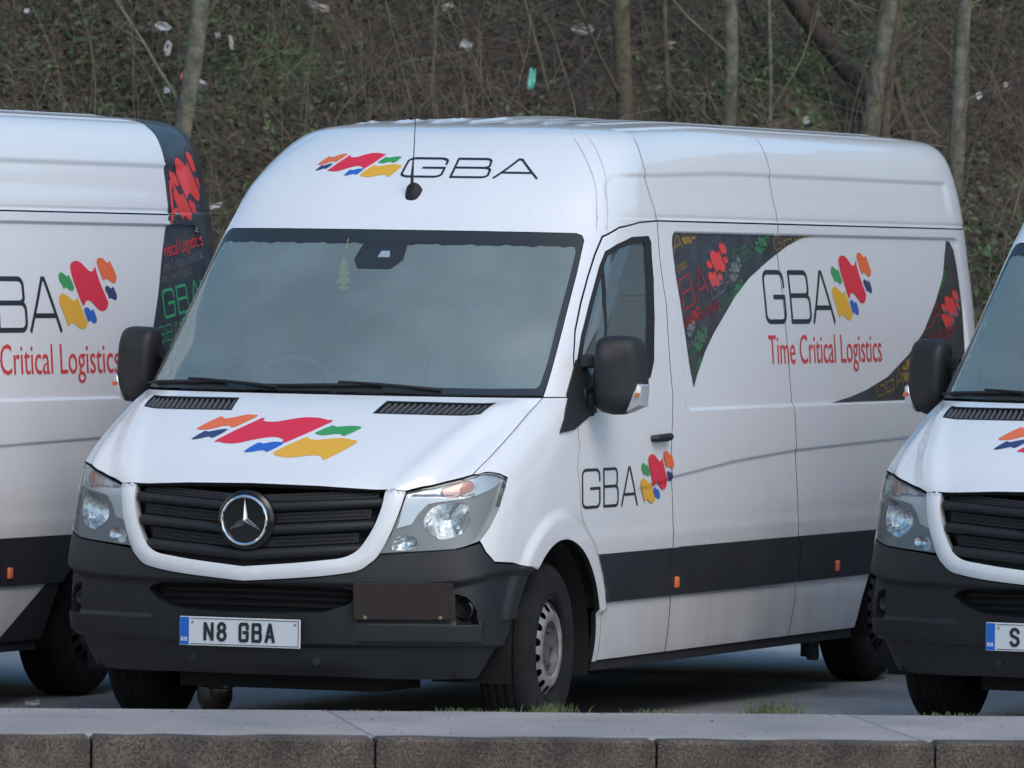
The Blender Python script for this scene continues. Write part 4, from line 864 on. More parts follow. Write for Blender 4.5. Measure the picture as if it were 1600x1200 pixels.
    for ch, q in word('GBA', [(-.056, .137), (.172, .347), (.366, .568)], 2.350, 2.455, .0105, .0105): decal('printed_letter', q, M['ink'], root)
    # door letters and flags
    for s in (1, -1):
        for ch, q in word('GBA', [(1.203, 1.432), (1.468, 1.660), (1.690, 1.908)], .938, 1.108, .016, .0125): decal('printed_letter', [[p for p in s_] for s_ in q], M['ink'], root, side=True, off=.002) if s > 0 else None
    for k, (nm, mt) in HOODKEYS.items():
        pts = [(2.155+(y-5.5165)*.70*1.0, 1.055+(z-1.8085)*.70) for y, z in SF[k]]; decal('printed_flag', [smooth_outline(pts)], M[mt], root, side=True, dv=.02, off=.004)
    return root

HOODKEYS = dict(red=('flag', 'red'), orange=('flag', 'orange'), navy=('flag', 'navy'), green=('flag', 'green'), blue=('flag', 'blue'), yellow=('flag', 'yellow'))
def smooth_outline(p): return smooth_poly(p, 2)

# ------------------------------------------------------------------ per-van printing
def split_letters(root, y, z, F):
    n = len(y); par = list(range(n))
    def find(i):
        while par[i] != i: par[i] = par[par[i]]; i = par[i]
        return i
    for f in F:
        for i in f[1:]: par[find(i)] = find(f[0])
    comp = {}
    for f in F: comp.setdefault(find(f[0]), []).append(f)
    items = sorted([[min(y[list(set(i for f in fs for i in f))]), max(y[list(set(i for f in fs for i in f))]), fs] for fs in comp.values()], key=lambda t: t[0]); out = []
    for a, b_, fs in items:
        if out and a < out[-1][1]-.3*(b_-a): out[-1][1] = max(out[-1][1], b_); out[-1][2] += fs
        else: out.append([a, b_, list(fs)])
    for a, b_, fs in out:
        idx = sorted(set(i for f in fs for i in f)); mp = {i: k for k, i in enumerate(idx)}; yy = y[idx]; zz = z[idx]; Q, nn = surf(y2u(yy, zz), zz, .0022); link('slogan_letter', make_mesh('slogan_letter', Q, [tuple(mp[i] for i in f) for f in fs], nn), M['slogan'], root)
def side_logo(root, dy=0, dz=0, tdy=0, tdz=0, text=True):
    for ch, q in word('GBA', [(3.742+dy, 4.042+dy), (4.105+dy, 4.402+dy), (4.420+dy, 4.748+dy)], 1.711+dz, 1.957+dz, .0235, .0215): decal('printed_letter', q, M['ink'], root, side=True)
    for k, (nm, mt) in HOODKEYS.items():
        decal('printed_flag', [smooth_outline([(y-.475+dy, z+.0775+dz) for y, z in SF[k]])], M[mt], root, side=True, dv=.03)
    if text:
        V, F = text_mesh('Time Critical Logistics')
        x0, x1 = V[:, 0].min(), V[:, 0].max(); cap = .729 if V[:, 1].max() < .8 else V[:, 1].max()
        y = 3.756+tdy+(V[:, 0]-x0)/(x1-x0)*(5.414-3.756); z = 1.530+tdz+V[:, 1]/V[:, 1].max()*.132
        split_letters(root, y, z, F)
def rot(pts, ang, cx, cy, s=1., sx=1.):
    c, s_ = math.cos(math.radians(ang)), math.sin(math.radians(ang)); return [(cx+(x*sx*c-y*s_)*s, cy+(x*sx*s_+y*c)*s) for x, y in pts]
def motif(root, clip, mat, cx, cy, h, ang, what='GBAF', sx=1., off=.0030, pen=.085):
    "a tilted repeat of the letters and flags in one colour, clipped to the dark area; (cx, cy) lower left, letter height h"
    x = 0.; polys = []
    for ch in what:
        if ch == 'F':
            for k in SF:
                polys.append(rot([((y-5.515)*1/.247*1.0+x+.95, (z-1.806)/.247+.62) for y, z in SF[k]], ang, cx, cy, h, sx))
            x += 2.2
        else:
            for st_ in strokes([[(x+.04+1.0*a, b) for a, b in L] for L in glyph(ch)], pen, pen): polys.append(rot(st_, ang, cx, cy, h, sx))
            x += 1.32
    o = decal('printed_motif', polys, M[mat], root, clip=clip, side=True, off=off, dv=.05)
    if o: o['kind'] = 'stuff'
def motif_text(root, clip, mat, body, cx, cy, h, ang, sx=.75, off=.0034):
    V, F = text_mesh(body); V = V[:, :2]/V[:, 1].max(); P = np.array(rot([tuple(p) for p in V], ang, cx, cy, h, sx))
    keep = [f for f in F if pip(P[list(f)].mean(0)[None], clip)[0] and pip(P[list(f)], clip).all()]
    if not keep: return
    Q, n = surf(y2u(P[:, 0], P[:, 1]), P[:, 1], off); o = link('printed_motif', make_mesh('printed_motif', Q, keep, n), M[mat], root); o['kind'] = 'stuff'

WEDGE_L = [(2.552, 2.085), (2.562, 2.106), (2.60, 2.113), (3.24, 2.113), (4.53, 2.113), (4.37, 2.103), (4.15, 2.067), (3.836, 1.993), (3.567, 1.921), (3.339, 1.837), (3.156, 1.747), (3.003, 1.671), (2.871, 1.589), (2.765, 1.502), (2.700, 1.436), (2.662, 1.522), (2.605, 1.742), (2.57, 1.931), (2.555, 2.03)]
WEDGE_R = [(6.600, 2.108), (6.66, 2.10), (6.715, 2.06), (6.738, 1.98), (6.752, 1.80), (6.754, 1.55), (6.745, 1.40), (6.72, 1.352), (6.66, 1.345), (5.8, 1.344), (4.62, 1.344), (4.90, 1.368), (5.158, 1.400), (5.487, 1.457), (5.83, 1.56), (6.086, 1.666), (6.313, 1.809), (6.48, 1.938), (6.55, 2.04)]
def wedges(root):
    decal('dark_graphic', [WEDGE_L], M['wrap'], root, side=True, dv=.04); decal('dark_graphic', [WEDGE_R], M['wrap'], root, side=True, dv=.04)
    c = WEDGE_L
    motif(root, c, 'w_blue', 2.30, 1.98, .12, 12, 'GBAF', sx=1.3, off=.0021); motif(root, c, 'w_blue', 2.62, 1.90, .07, 12, 'GBAFGBAF', sx=1.3, off=.0021)
    motif(root, c, 'w_gold', 2.57, 2.030, .066, 10, 'AF', sx=1.9, off=.0030)
    motif_text(root, c, 'w_gold', 'Critical Logistics', 2.36, 1.905, .040, 9.5, sx=.98)
    motif(root, c, 'w_red', 2.41, 1.730, .133, 12, 'GBA', sx=1.2, off=.0027)
    motif(root, c, 'w_redbright', 3.045, 1.868, .133, 12, 'F', sx=.93, off=.0030)
    motif(root, c, 'w_grey', 3.02, 1.822, .070, 14, 'GBAF', sx=1.1, off=.0034)
    motif(root, c, 'w_green', 3.36, 1.975, .062, 8, 'GBAF', sx=1.45, off=.0038)
    motif(root, c, 'w_green', 3.10, 1.770, .045, 14, 'GBAF', sx=1.4, off=.0026)
    motif(root, c, 'w_gold', 3.96, 2.045, .055, 6, 'GBAF', sx=2.0, off=.0030)
    motif_text(root, c, 'w_red', 'Time Critical Logistics', 2.60, 1.690, .050, 10.5, sx=.80)
    motif(root, c, 'w_red', 2.45, 1.655, .055, 11, 'GBAF', sx=1.2, off=.0030)
    motif(root, c, 'w_grey', 2.66, 1.655, .048, 11, 'F', sx=1.0, off=.0036)
    motif(root, c, 'w_green', 2.52, 1.540, .065, 10, 'GBA', sx=1.0, off=.0028); motif(root, c, 'w_green', 2.76, 1.590, .075, 10, 'F', sx=1.0, off=.0030)
    motif(root, c, 'w_green', 2.58, 1.470, .05, 10, 'GBAF', sx=1.0, off=.0030)
    motif_text(root, c, 'w_grey', 'Time Critical Logistics', 2.55, 1.590, .035, 10, sx=.8)
    c = WEDGE_R
    motif(root, c, 'w_red', 5.95, 1.650, .105, 10, 'GBA', sx=1.15, off=.0026)
    motif(root, c, 'w_redbright', 6.44, 1.680, .125, 9, 'F', sx=1.0, off=.0030)
    motif(root, c, 'w_grey', 6.46, 1.668, .125, 9, 'F', sx=1.0, off=.0024)
    motif(root, c, 'w_green', 6.36, 1.860, .07, 10, 'F', sx=1.2, off=.0022)
    motif(root, c, 'w_gold', 5.312, 1.362, .088, 8, 'GBAF', sx=1.28, off=.0028)
    motif_text(root, c, 'w_red', 'Time Critical Logistics', 5.95, 1.565, .060, 9, sx=.85)
    motif(root, c, 'w_red', 6.12, 1.470, .06, 9, 'GBAF', sx=1.1, off=.0022)
WRAP = [(6.514, 2.60), (6.518, 2.51), (6.512, 2.408), (6.490, 2.296), (6.434, 2.112), (6.367, 1.989), (6.269, 1.786), (6.183, 1.624), (6.10, 1.47), (5.96, 1.25), (5.80, 1.02), (5.62, .80), (5.60, .75), (6.70, .75), (6.72, 1.4), (6.72, 2.1), (6.66, 2.40), (6.60, 2.60)]
def wrap_rear(root):
    A = WRAP[:13]
    # dark film over the rear corner and round on to the doors; the same outline on both flanks
    uv = ys([p for p in A if p[1] <= 2.5]) ; uv = [(8.60, 2.61), (8.52, 2.56)] + uv
    rear = [(8.8, .75), (9.06, .75), (10, .75), (10, 1.4), (10, 2.0), (10, 2.61), (9.0, 2.61)]
    for s in (1, -1):
        V, F, n = join_arrays([panel_arrays(uv+rear, off=.0016, lip=0, sign=s, dv=.02)]); link('dark_wrap', make_mesh('dark_wrap', V, F, n), M['wrap'], root)
    clip = [p for p in A if p[1] <= 2.5]+[(6.90, .75), (6.93, 1.4), (6.90, 2.0), (6.84, 2.5)]
    motif(root, clip, 'w_redbright', 6.467, 2.122, .175, 9, 'A', sx=1.15, off=.0036, pen=.13)
    motif(root, clip, 'w_redbright', 6.60, 2.135, .235, 6, 'F', sx=.62, off=.0036)
    motif_text(root, clip, 'w_redbright', 'ritical Logistics', 6.385, 1.968, .062, 8, sx=.80)
    motif(root, clip, 'w_greenbright', 6.325, 1.695, .120, 7, 'GBAF', sx=.98, off=.0036, pen=.11)
    motif_text(root, clip, 'w_grey', 'Time Critical Logistics', 6.33, 1.900, .045, 8, sx=.8)
    motif_text(root, clip, 'w_grey', 'Time Critical Logistics', 6.31, 1.850, .035, 8, sx=.8)
    motif(root, clip, 'w_greenbright', 6.25, 1.58, .07, 7, 'GBAF', sx=.9, off=.0036)
def plate(root, chars, dx=0.0):
    q = [surf([u], [v], .010)[0][0] for u, v in ((-.293, .379), (.243, .379), (.243, .498), (-.293, .498))]
    x0, x1 = -.293+dx, .243+dx; y = min(p[1] for p in q)-.028; z0, z1 = .379, .498
    b = MB(); b.box(x0, x1, y, y+.006, z0, z1); po = bevel(b.out('number_plate', M['plate'], root, smooth=False), .002, 1)
    bk = MB(); bk.box(x0+.03, x1-.03, y+.006, y+.06, z0+.01, z1-.01); bk.out('plate_holder', M['black_plastic'], po, smooth=False)
    bb = MB(); bb.box(x0+.003, x0+.042, y-.0025, y+.001, z0+.003, z1-.003); bb.out('plate_band', M['plate_blue'], po, smooth=False)
    def flat(nm, polys, mat, yy):
        P = [list(p) for p in polys]; verts = []; edges = []
        for p in P:
            k = len(verts); verts += [Vector(a) for a in p]; edges += [(k+i, k+(i+1) % len(p)) for i in range(len(p))]
        vo, eo, fo, *_ = delaunay_2d_cdt(verts, edges, [], 0, 1e-6); W = np.array([tuple(p) for p in vo]); F = np.array([f for f in fo if len(f) == 3]); cen = W[F].mean(1); ok = np.zeros(len(F), bool)
        for p in P: ok |= pip(cen, p)
        MB().add([(a, yy, c_) for a, c_ in W], F[ok]).out(nm, mat, po, smooth=False)
    xs = x0+.108; widths = []
    if chars:
        xx = xs
        for ch in chars:
            if ch == ' ': xx += .040; continue
            w = .046; t = .0135
            for c_, s_ in word(ch, [(xx, xx+w)], z0+.019, z0+.100, t, t): flat('plate_character', s_, M['ink'], y-.003)
            xx += w+.012
    for c_, s_ in word('GB', [(x0+.009, x0+.020), (x0+.025, x0+.036)], z0+.018, z0+.034, .003, .003): flat('plate_character', s_, M['mark_white'], y-.005)
    edge = []
    for a, b_, c_, d in ((x0+.05, x1-.006, z0+.006, z0+.0085), (x0+.05, x1-.006, z1-.0085, z1-.006), (x1-.0085, x1-.006, z0+.0085, z1-.0085)): edge.append([(a, c_), (b_, c_), (b_, d), (a, d)])
    flat('plate_border', edge, M['ink'], y-.002)
    for a in (x0+.058, x1-.022):
        MB().lathe([(.0055, 0), (.004, .002), (0, .003)], 'y', (a, y-.001, z1-.022), 10, -1).out('plate_screw', M['brass'], po)
def children_of(o): return [c for c in bpy.data.objects if c.parent == o]
def copy_tree(o, parent=None, kids=None):
    c = o.copy(); COL.objects.link(c)
    if parent is not None: c.parent = parent
    for ch in kids.get(o.name, []): copy_tree(ch, c, kids)
    return c

GROUP = 'white delivery vans parked in a row behind the kerb'
van = build_van('x', GROUP)
kids = {}
for o in list(bpy.data.objects):
    if o.parent: kids.setdefault(o.parent.name, []).append(o)
left = copy_tree(van, None, kids); right = copy_tree(van, None, kids)
left['label'] = 'white high-roof van at the left edge with a dark printed wrap over its rear corner'
van['label'] = 'whole white high-roof van in the middle with number plate N8 GBA and a roof aerial'
right['label'] = 'white van cut off by the right edge with coloured stickers on its windscreen'
left.location = (-2.7882, -3.386, .0); left.rotation_euler = (0, 0, -.0298)
right.location = (2.8962, 1.8589, -.008); right.rotation_euler = (0, 0, -.0571)
# the right-hand van shows no aerial in the picture; leave it, they are a fleet
side_logo(van); wedges(van); side_logo(right); wedges(right)
side_logo(left, .50, -.0775, .41, -.078); wrap_rear(left)
panel('mud_flap', ys([(4.62, .315), (5.034, .533), (5.172, .533), (5.10, .42), (5.024, .290), (4.60, .290)]), M['rubber'], left, off=.003, lip=.01, dv=.03)
plate(van, 'N8 GBA'); plate(right, 'S', 0); plate(left, '')
# brown board on the middle van's bumper
q = [surf([u], [v], .0)[0][0] for u, v in ((.463, .50), (.868, .505), (.868, .655), (.463, .655))]
bb = MB(); dz = .016; q[2] = q[1]+(q[3]-q[0]); q = [np.array(p) for p in q]; ring0 = [(p[0], p[1]-.030, p[2]) for i, p in enumerate(q)]; ring1 = [(x, y+dz, z) for x, y, z in ring0]; bb.loft([ring0, ring1]); bo = bevel(bb.out('bumper_board', M['brown_board'], van, smooth=False), .004); bo['label'] = 'plain dark brown board fixed over the bumper corner'
for t in (.12, .88):
    a = Vector(ring0[0]).lerp(Vector(ring0[1]), t); MB().lathe([(.009, -.002), (.008, .006), (0, .008)], 'y', (a.x, a.y-.001, a.z+.010), 8, -1).out('board_screw', M['brass'], bo)
MB().box(-1, 1, -1, 1, -1, 1) if False else None
# stickers
def sticker(root, mat, u, v, w, h):
    Q, n = surf([u-w/2, u+w/2, u+w/2, u-w/2], [v-h/2, v-h/2, v+h/2, v+h/2], -.006); MB().add(Q, [(0, 1, 2, 3)]).out('sticker', M[mat], root, smooth=False)
sticker(van, 'air_yellow', -.92, 1.60, .04, .035)
for a in ((-.865, 1.745, 'air_yellow'), (-.86, 1.65, 'purple'), (-.885, 1.55, 'w_red'), (-.90, 1.60, 'mark_white')): sticker(right, a[2], a[0], a[1], .045, .03)
for x in (-.29, -.14): b = MB().box(x-.004, x+.004, 2.336, 2.339, 1.56, 1.70).out('bulkhead_mark', M['mark_white'], van, smooth=False)
# hanging air freshener card
af = MB(); shp = [(0, .055), (.016, .02), (.008, .02), (.024, -.012), (.010, -.012), (.028, -.045), (.007, -.045), (.007, -.056), (.018, -.056), (.018, -.068), (-.018, -.068), (-.018, -.056), (-.007, -.056), (-.007, -.045), (-.028, -.045), (-.010, -.012), (-.024, -.012), (-.008, .02), (-.016, .02)]
afc = (-.168, 1.36, 1.925); af.loft([[(afc[0]+x*1.25, afc[1]+d, afc[2]+z*1.15) for x, z in shp] for d in (0, .003)]); af.tube([(afc[0], afc[1], afc[2]+.06), (afc[0]+.02, afc[1], afc[2]+.14)], .001, 4)
tag(af.out('air_freshener', M['air_yellow'], None, smooth=False), 'yellow air freshener card hanging behind the windscreen of the middle van', 'air freshener')

# ------------------------------------------------------------------ ground
FH = Vector((-.35066, .93650)); RH = Vector((.93650, .35066)); CX, CY = 12.284, -29.817
def world_xy(a, d): return (CX+RH.x*a+FH.x*d, CY+RH.y*a+FH.y*d)
def ground_mat(name, c1, c2, rough=(.55, .9), scale=1.2, speck=.35, wet=0.0, bump=.4):
    m, nt, p = newmat(name); tc = N(nt, 'ShaderNodeTexCoord')
    n1 = N(nt, 'ShaderNodeTexNoise'); n1.inputs['Scale'].default_value = scale; n1.inputs['Detail'].default_value = 8; n1.inputs['Roughness'].default_value = .6
    n2 = N(nt, 'ShaderNodeTexNoise'); n2.inputs['Scale'].default_value = 130; n2.inputs['Detail'].default_value = 3
    n3 = N(nt, 'ShaderNodeTexNoise'); n3.inputs['Scale'].default_value = 160; n3.inputs['Detail'].default_value = 4
    for q in (n1, n2, n3): nt.links.new(tc.outputs['Object'], q.inputs['Vector'])
    r1 = ramp(nt, [(.32, c1), (.68, c2)]); nt.links.new(n1.outputs['Fac'], r1.inputs['Fac'])
    mr = N(nt, 'ShaderNodeMapRange'); mr.inputs['From Min'].default_value = .35; mr.inputs['From Max'].default_value = .7; mr.inputs['To Min'].default_value = 1-speck; mr.inputs['To Max'].default_value = 1+speck
    nt.links.new(n2.outputs['Fac'], mr.inputs['Value'])
    mx = N(nt, 'ShaderNodeMix', data_type='RGBA', blend_type='MULTIPLY'); mx.inputs[0].default_value = 1; nt.links.new(r1.outputs[0], mx.inputs[6]); nt.links.new(mr.outputs[0], mx.inputs[7]); nt.links.new(mx.outputs[2], p.inputs['Base Color'])
    rr = N(nt, 'ShaderNodeMapRange'); rr.inputs['From Min'].default_value = .35; rr.inputs['From Max'].default_value = .65; rr.inputs['To Min'].default_value = rough[0]; rr.inputs['To Max'].default_value = rough[1]
    nt.links.new(n1.outputs['Fac'], rr.inputs['Value']); nt.links.new(rr.outputs[0], p.inputs['Roughness'])
    b = N(nt, 'ShaderNodeBump'); b.inputs['Strength'].default_value = bump; b.inputs['Distance'].default_value = .01; nt.links.new(n3.outputs['Fac'], b.inputs['Height']); nt.links.new(b.outputs[0], p.inputs['Normal'])
    return m
M['asphalt'] = ground_mat('asphalt', (.22, .225, .235), (.46, .465, .48), (.38, .75), .8)
M['pavement'] = ground_mat('pavement', (.26, .23, .215), (.40, .355, .33), (.6, .9), 1.8, .25, bump=.15)
M['kerb'] = ground_mat('kerb_concrete', (.030, .024, .020), (.165, .132, .108), (.75, .95), 4, .65, bump=.3)
M['road'] = ground_mat('road', (.05, .05, .05), (.08, .08, .08), (.6, .9), 1.2)
def sheet(name, pts, z, mat):
    o = MB().add([(x, y, z) for x, y in pts], [tuple(range(len(pts)))]).out(name, mat, None, smooth=False); o['kind'] = 'structure'; return o
sheet('parking_ground', [world_xy(-120, 29.2), world_xy(120, 29.2), world_xy(160, 260), world_xy(-160, 260)], 0.0, M['asphalt'])
# kerb line (world): near edge runs K0 + t*KD, pavement lies KN behind it
K0 = Vector((1.042, -4.836)); KD = Vector((4.252-1.042, -3.121+4.836)).normalized(); KN = Vector((-KD.y, KD.x)); W_ = 1.66
def kp(t, n): v = K0+KD*t+KN*n; return (v.x, v.y)
sheet('road', [kp(-60, -.0), kp(60, -.0), kp(60, -60), kp(-60, -60)], .12, M['road'])
base = MB(); 
V = [(*kp(t, n), z) for t in (-60, 60) for n, z in ((0.02, 0), (0.02, .285), (W_-.01, .285), (W_-.01, 0))]
base.add(V, [(0, 1, 5, 4), (1, 2, 6, 5), (2, 3, 7, 6)]); bo = base.out('pavement', M['void'], None, smooth=False); bo['kind'] = 'structure'
j0 = (Vector((1.323, -4.683))-K0).dot(KD); L0 = 1.0
def slab_mesh(l, n0, n1, z0, z1, ch, seed):
    rg = random.Random(seed); b = MB(); g = .005 if l < 1.5 else .009; nx, ny = 14, 4; jt = .007 if l < 1.5 else .002; V = []; F = []
    x0, x1 = g, l-g; ysn = [n0, n0+ch, n1-ch, n1]; xs = [x0, x0+ch]+[x0+ch+(x1-x0-2*ch)*k/8 for k in range(1, 8)]+[x1-ch, x1]
    for i, x in enumerate(xs):
        for j, y in enumerate(ysn):
            e = i in (0, len(xs)-1) or j in (0, 3); V.append((x, y+(rg.uniform(-1, 1)*jt if j in (0, 1) else 0), z1-(ch if e else 0)+rg.uniform(-1, 1)*jt*.5))
    m = 4
    for i in range(len(xs)-1):
        for j in range(3): F.append((i*m+j, (i+1)*m+j, (i+1)*m+j+1, i*m+j+1))
    k0 = len(V); V += [(x, n0, z0) for x in xs]
    for i in range(len(xs)-1): F.append((k0+i, k0+i+1, (i+1)*m, i*m))
    k1 = len(V); V += [(x, n1, z0) for x in xs]
    for i in range(len(xs)-1): F.append((k1+i, i*m+3, (i+1)*m+3, k1+i+1))
    a = len(V); V += [(x0, n0, z0), (x0, n1, z0), (x1, n0, z0), (x1, n1, z0)]; e = (len(xs)-1)*m
    F += [(a, 0, 1, 2, 3, a+1), (a+2, a+3, e+3, e+2, e+1, e)]
    return b.add(V, F)
kerb = thing('kerb', 'row of worn dark concrete kerb stones along the front edge of the pavement', 'kerb', (*kp(j0, 0), 0))
ang = math.atan2(KD.y, KD.x); kerb.rotation_euler = (0, 0, ang)
protos = [slab_mesh(1.0, 0.0, .145, .10, .302, .012, k).out('kerb_stone', M['kerb'], kerb, angle=30) for k in range(3)]
for i, p in enumerate(protos): p.location = ((i-1)*1.0, 0, 0)
for k in list(range(-26, -1))+list(range(2, 32)):
    o = protos[k % 3].copy(); COL.objects.link(o); o.parent = kerb; o.location = (k*1.0, 0, random.uniform(-.003, .003))
sp = [slab_mesh(1.985, .150, W_, .25, .300, .006, 20+k).out('paving_slab', M['pavement'], bo, angle=30) for k in range(2)]
for i, k in enumerate(range(-14, 16)):
    o = sp[i] if i < 2 else sp[i % 2].copy()
    if i >= 2: COL.objects.link(o); o.parent = bo
    o.location = (*kp(j0+1.0+(k-0)*1.97, 0), 0); o.rotation_euler = (0, 0, ang)
# wet, oily patch under and in front of the middle van
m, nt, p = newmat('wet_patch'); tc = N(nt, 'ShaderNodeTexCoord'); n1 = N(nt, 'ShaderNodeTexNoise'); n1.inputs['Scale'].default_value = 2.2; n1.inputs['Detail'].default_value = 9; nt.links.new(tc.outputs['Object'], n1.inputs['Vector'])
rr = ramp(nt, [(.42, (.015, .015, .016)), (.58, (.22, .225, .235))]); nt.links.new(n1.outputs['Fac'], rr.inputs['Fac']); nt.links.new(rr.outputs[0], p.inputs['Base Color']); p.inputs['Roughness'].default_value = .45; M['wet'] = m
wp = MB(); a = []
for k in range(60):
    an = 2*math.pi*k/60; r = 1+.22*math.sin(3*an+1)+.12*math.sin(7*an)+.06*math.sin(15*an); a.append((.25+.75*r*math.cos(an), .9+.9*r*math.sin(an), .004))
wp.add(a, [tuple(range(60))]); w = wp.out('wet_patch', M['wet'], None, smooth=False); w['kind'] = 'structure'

# ------------------------------------------------------------------ embankment behind
def bank_h(a, d):
    n = .16*math.sin(a*1.1+.7)+.10*math.sin(a*2.3+d*1.7)+.06*math.sin(a*5.1-d*3.1)+.04*math.sin(a*9.0+d*7.0)
    return max(-.3, .62*(d-42.3)+n*min(1, max(0, d-42)))
NA, ND = 400, 60; V = []; F = []
for j in range(ND+1):
    for i in range(NA+1):
        a_ = -40+80*i/NA; d = 42.0+16*(j/ND)**1.3; x, y = world_xy(a_, d); V.append((x, y, bank_h(a_, d)))
for j in range(ND):
    for i in range(NA): k = j*(NA+1)+i; F.append((k, k+1, k+NA+2, k+NA+1))
m, nt, p = newmat('bank_soil'); tc = N(nt, 'ShaderNodeTexCoord')
n1 = N(nt, 'ShaderNodeTexNoise'); n1.inputs['Scale'].default_value = .9; n1.inputs['Detail'].default_value = 10; n1.inputs['Roughness'].default_value = .65
n2 = N(nt, 'ShaderNodeTexNoise'); n2.inputs['Scale'].default_value = 22; n2.inputs['Detail'].default_value = 8
for q in (n1, n2): nt.links.new(tc.outputs['Object'], q.inputs['Vector'])
r1 = ramp(nt, [(.36, (.055, .044, .034)), (.54, (.078, .065, .046)), (.62, (.055, .085, .028)), (.74, (.070, .130, .030))]); nt.links.new(n1.outputs['Fac'], r1.inputs['Fac'])
mr = N(nt, 'ShaderNodeMapRange'); mr.inputs['From Min'].default_value = .3; mr.inputs['From Max'].default_value = .7; mr.inputs['To Min'].default_value = .35; mr.inputs['To Max'].default_value = 1.7; nt.links.new(n2.outputs['Fac'], mr.inputs['Value'])
mx = N(nt, 'ShaderNodeMix', data_type='RGBA', blend_type='MULTIPLY'); mx.inputs[0].default_value = 1; nt.links.new(r1.outputs[0], mx.inputs[6]); nt.links.new(mr.outputs[0], mx.inputs[7]); nt.links.new(mx.outputs[2], p.inputs['Base Color']); p.inputs['Roughness'].default_value = .95
b = N(nt, 'ShaderNodeBump'); b.inputs['Strength'].default_value = 1; b.inputs['Distance'].default_value = .05; nt.links.new(n2.outputs['Fac'], b.inputs['Height']); nt.links.new(b.outputs[0], p.inputs['Normal']); M['soil'] = m
bk = MB().add(V, F).out('embankment', m, None); bk['kind'] = 'structure'

def veg(name, c1, c2, rough=.6, scale=3.0):
    m, nt, p = newmat(name); tc = N(nt, 'ShaderNodeTexCoord'); n1 = N(nt, 'ShaderNodeTexNoise'); n1.inputs['Scale'].default_value = scale; n1.inputs['Detail'].default_value = 4; nt.links.new(tc.outputs['Object'], n1.inputs['Vector'])
    r = ramp(nt, [(.38, c1), (.62, c2)]); nt.links.new(n1.outputs['Fac'], r.inputs['Fac']); nt.links.new(r.outputs[0], p.inputs['Base Color']); p.inputs['Roughness'].default_value = rough; return m
M['ivy'] = veg('ivy_leaf', (.034, .060, .024), (.095, .145, .050), .55, 6)
M['dead_leaf'] = veg('dead_leaf', (.055, .038, .028), (.13, .095, .07), .8, 9)
M['grass'] = veg('grass_blade', (.05, .09, .022), (.15, .16, .07), .7, 8)
M['twig'] = veg('bramble_stem', (.085, .060, .048), (.19, .145, .11), .8, 5)
M['twig_green'] = veg('sapling_stem', (.09, .085, .05), (.18, .16, .10), .8, 5)
M['bark'] = simple('bark', (.15, .145, .11), .9, var=.45, vscale=16, bump=.8, bscale=40)
M['bark_brown'] = simple('brown_bark', (.115, .095, .062), .9, var=.45, vscale=16, bump=.8, bscale=40)
M['bark_dark'] = simple('dark_bark', (.055, .042, .034), .95, var=.4, vscale=16, bump=.8, bscale=40)
M['litter_white'] = simple('white_litter', (.45, .44, .44), .6, var=.15, vscale=25)
M['litter_pink'] = simple('faded_litter', (.42, .36, .34), .7, var=.2, vscale=25)
M['litter_turq'] = simple('turquoise_litter', (.12, .50, .40), .5, var=.3, vscale=40)
M['litter_orange'] = simple('orange_litter', (.6, .16, .09), .6)

def leaves(name, n, mat, arange, drange, size, hmax, dens=None, flat=.5, seed=1, ratio=.7):
    R = np.random.default_rng(seed); V = []; F = []
    a = R.uniform(*arange, n*3); d = R.uniform(*drange, n*3)
    if dens is not None:
        k = R.uniform(0, 1, n*3) < np.array([dens(x, y) for x, y in zip(a, d)]); a = a[k]; d = d[k]
    a = a[:n]; d = d[:n]; m_ = len(a)
    X = CX+RH.x*a+FH.x*d; Y = CY+RH.y*a+FH.y*d; H = np.array([bank_h(p, q) for p, q in zip(a, d)])+R.uniform(0, 1, m_)**1.7*hmax
    P = np.stack([X, Y, H], 1); s = R.uniform(*size, m_)
    nrm = R.normal(0, flat, (m_, 3))+np.array([-FH.x*.5, -FH.y*.5, .75]); nrm /= np.linalg.norm(nrm, axis=1)[:, None]
    t = R.normal(0, 1, (m_, 3)); t -= nrm*(t*nrm).sum(1)[:, None]; t /= np.linalg.norm(t, axis=1)[:, None]; bt = np.cross(nrm, t)
    s = s[:, None]
    pts = [P-t*s, P-bt*s*ratio*.8-t*s*.25+nrm*s*.25, P+bt*s*ratio*.8-t*s*.25+nrm*s*.25, P+t*s, P-bt*s*ratio*.45+t*s*.45+nrm*s*.1, P+bt*s*ratio*.45+t*s*.45+nrm*s*.1]
    V = np.stack(pts, 1).reshape(-1, 3); i = np.arange(m_)[:, None]*6
    F = np.concatenate([i+np.array([[0, 1, 4, 3]]), i+np.array([[0, 3, 5, 2]])])
    me = bpy.data.meshes.new(name); me.from_pydata(V.tolist(), [], F.tolist()); me.update(); o = link(name, me, mat); o['kind'] = 'stuff'; return o
def clump(f, th, seed):
    R = random.Random(seed); ph = [(R.uniform(0, 6), R.uniform(0, 6), R.uniform(.6, 2.6)) for _ in range(5)]
    def g(a, d):
        s = sum(math.sin(a*k*f+p)*math.cos(d*k*f*1.3+q) for p, q, k in ph)/2.2
        return min(1, max(.03, (s-th)*1.6+.5))
    return g
leaves('ivy', 27000, M['ivy'], (-6, 7), (44.0, 50.5), (.014, .032), .35, clump(1.3, .05, 3), seed=3)
leaves('fallen_leaves', 20000, M['dead_leaf'], (-6, 7), (43.5, 50.5), (.015, .035), .12, clump(1.0, -.1, 9), seed=4)
leaves('bank_grass', 9000, M['grass'], (-6, 7), (44.5, 50.5), (.03, .075), .10, clump(.8, .35, 12), flat=1.0, seed=5, ratio=.12)

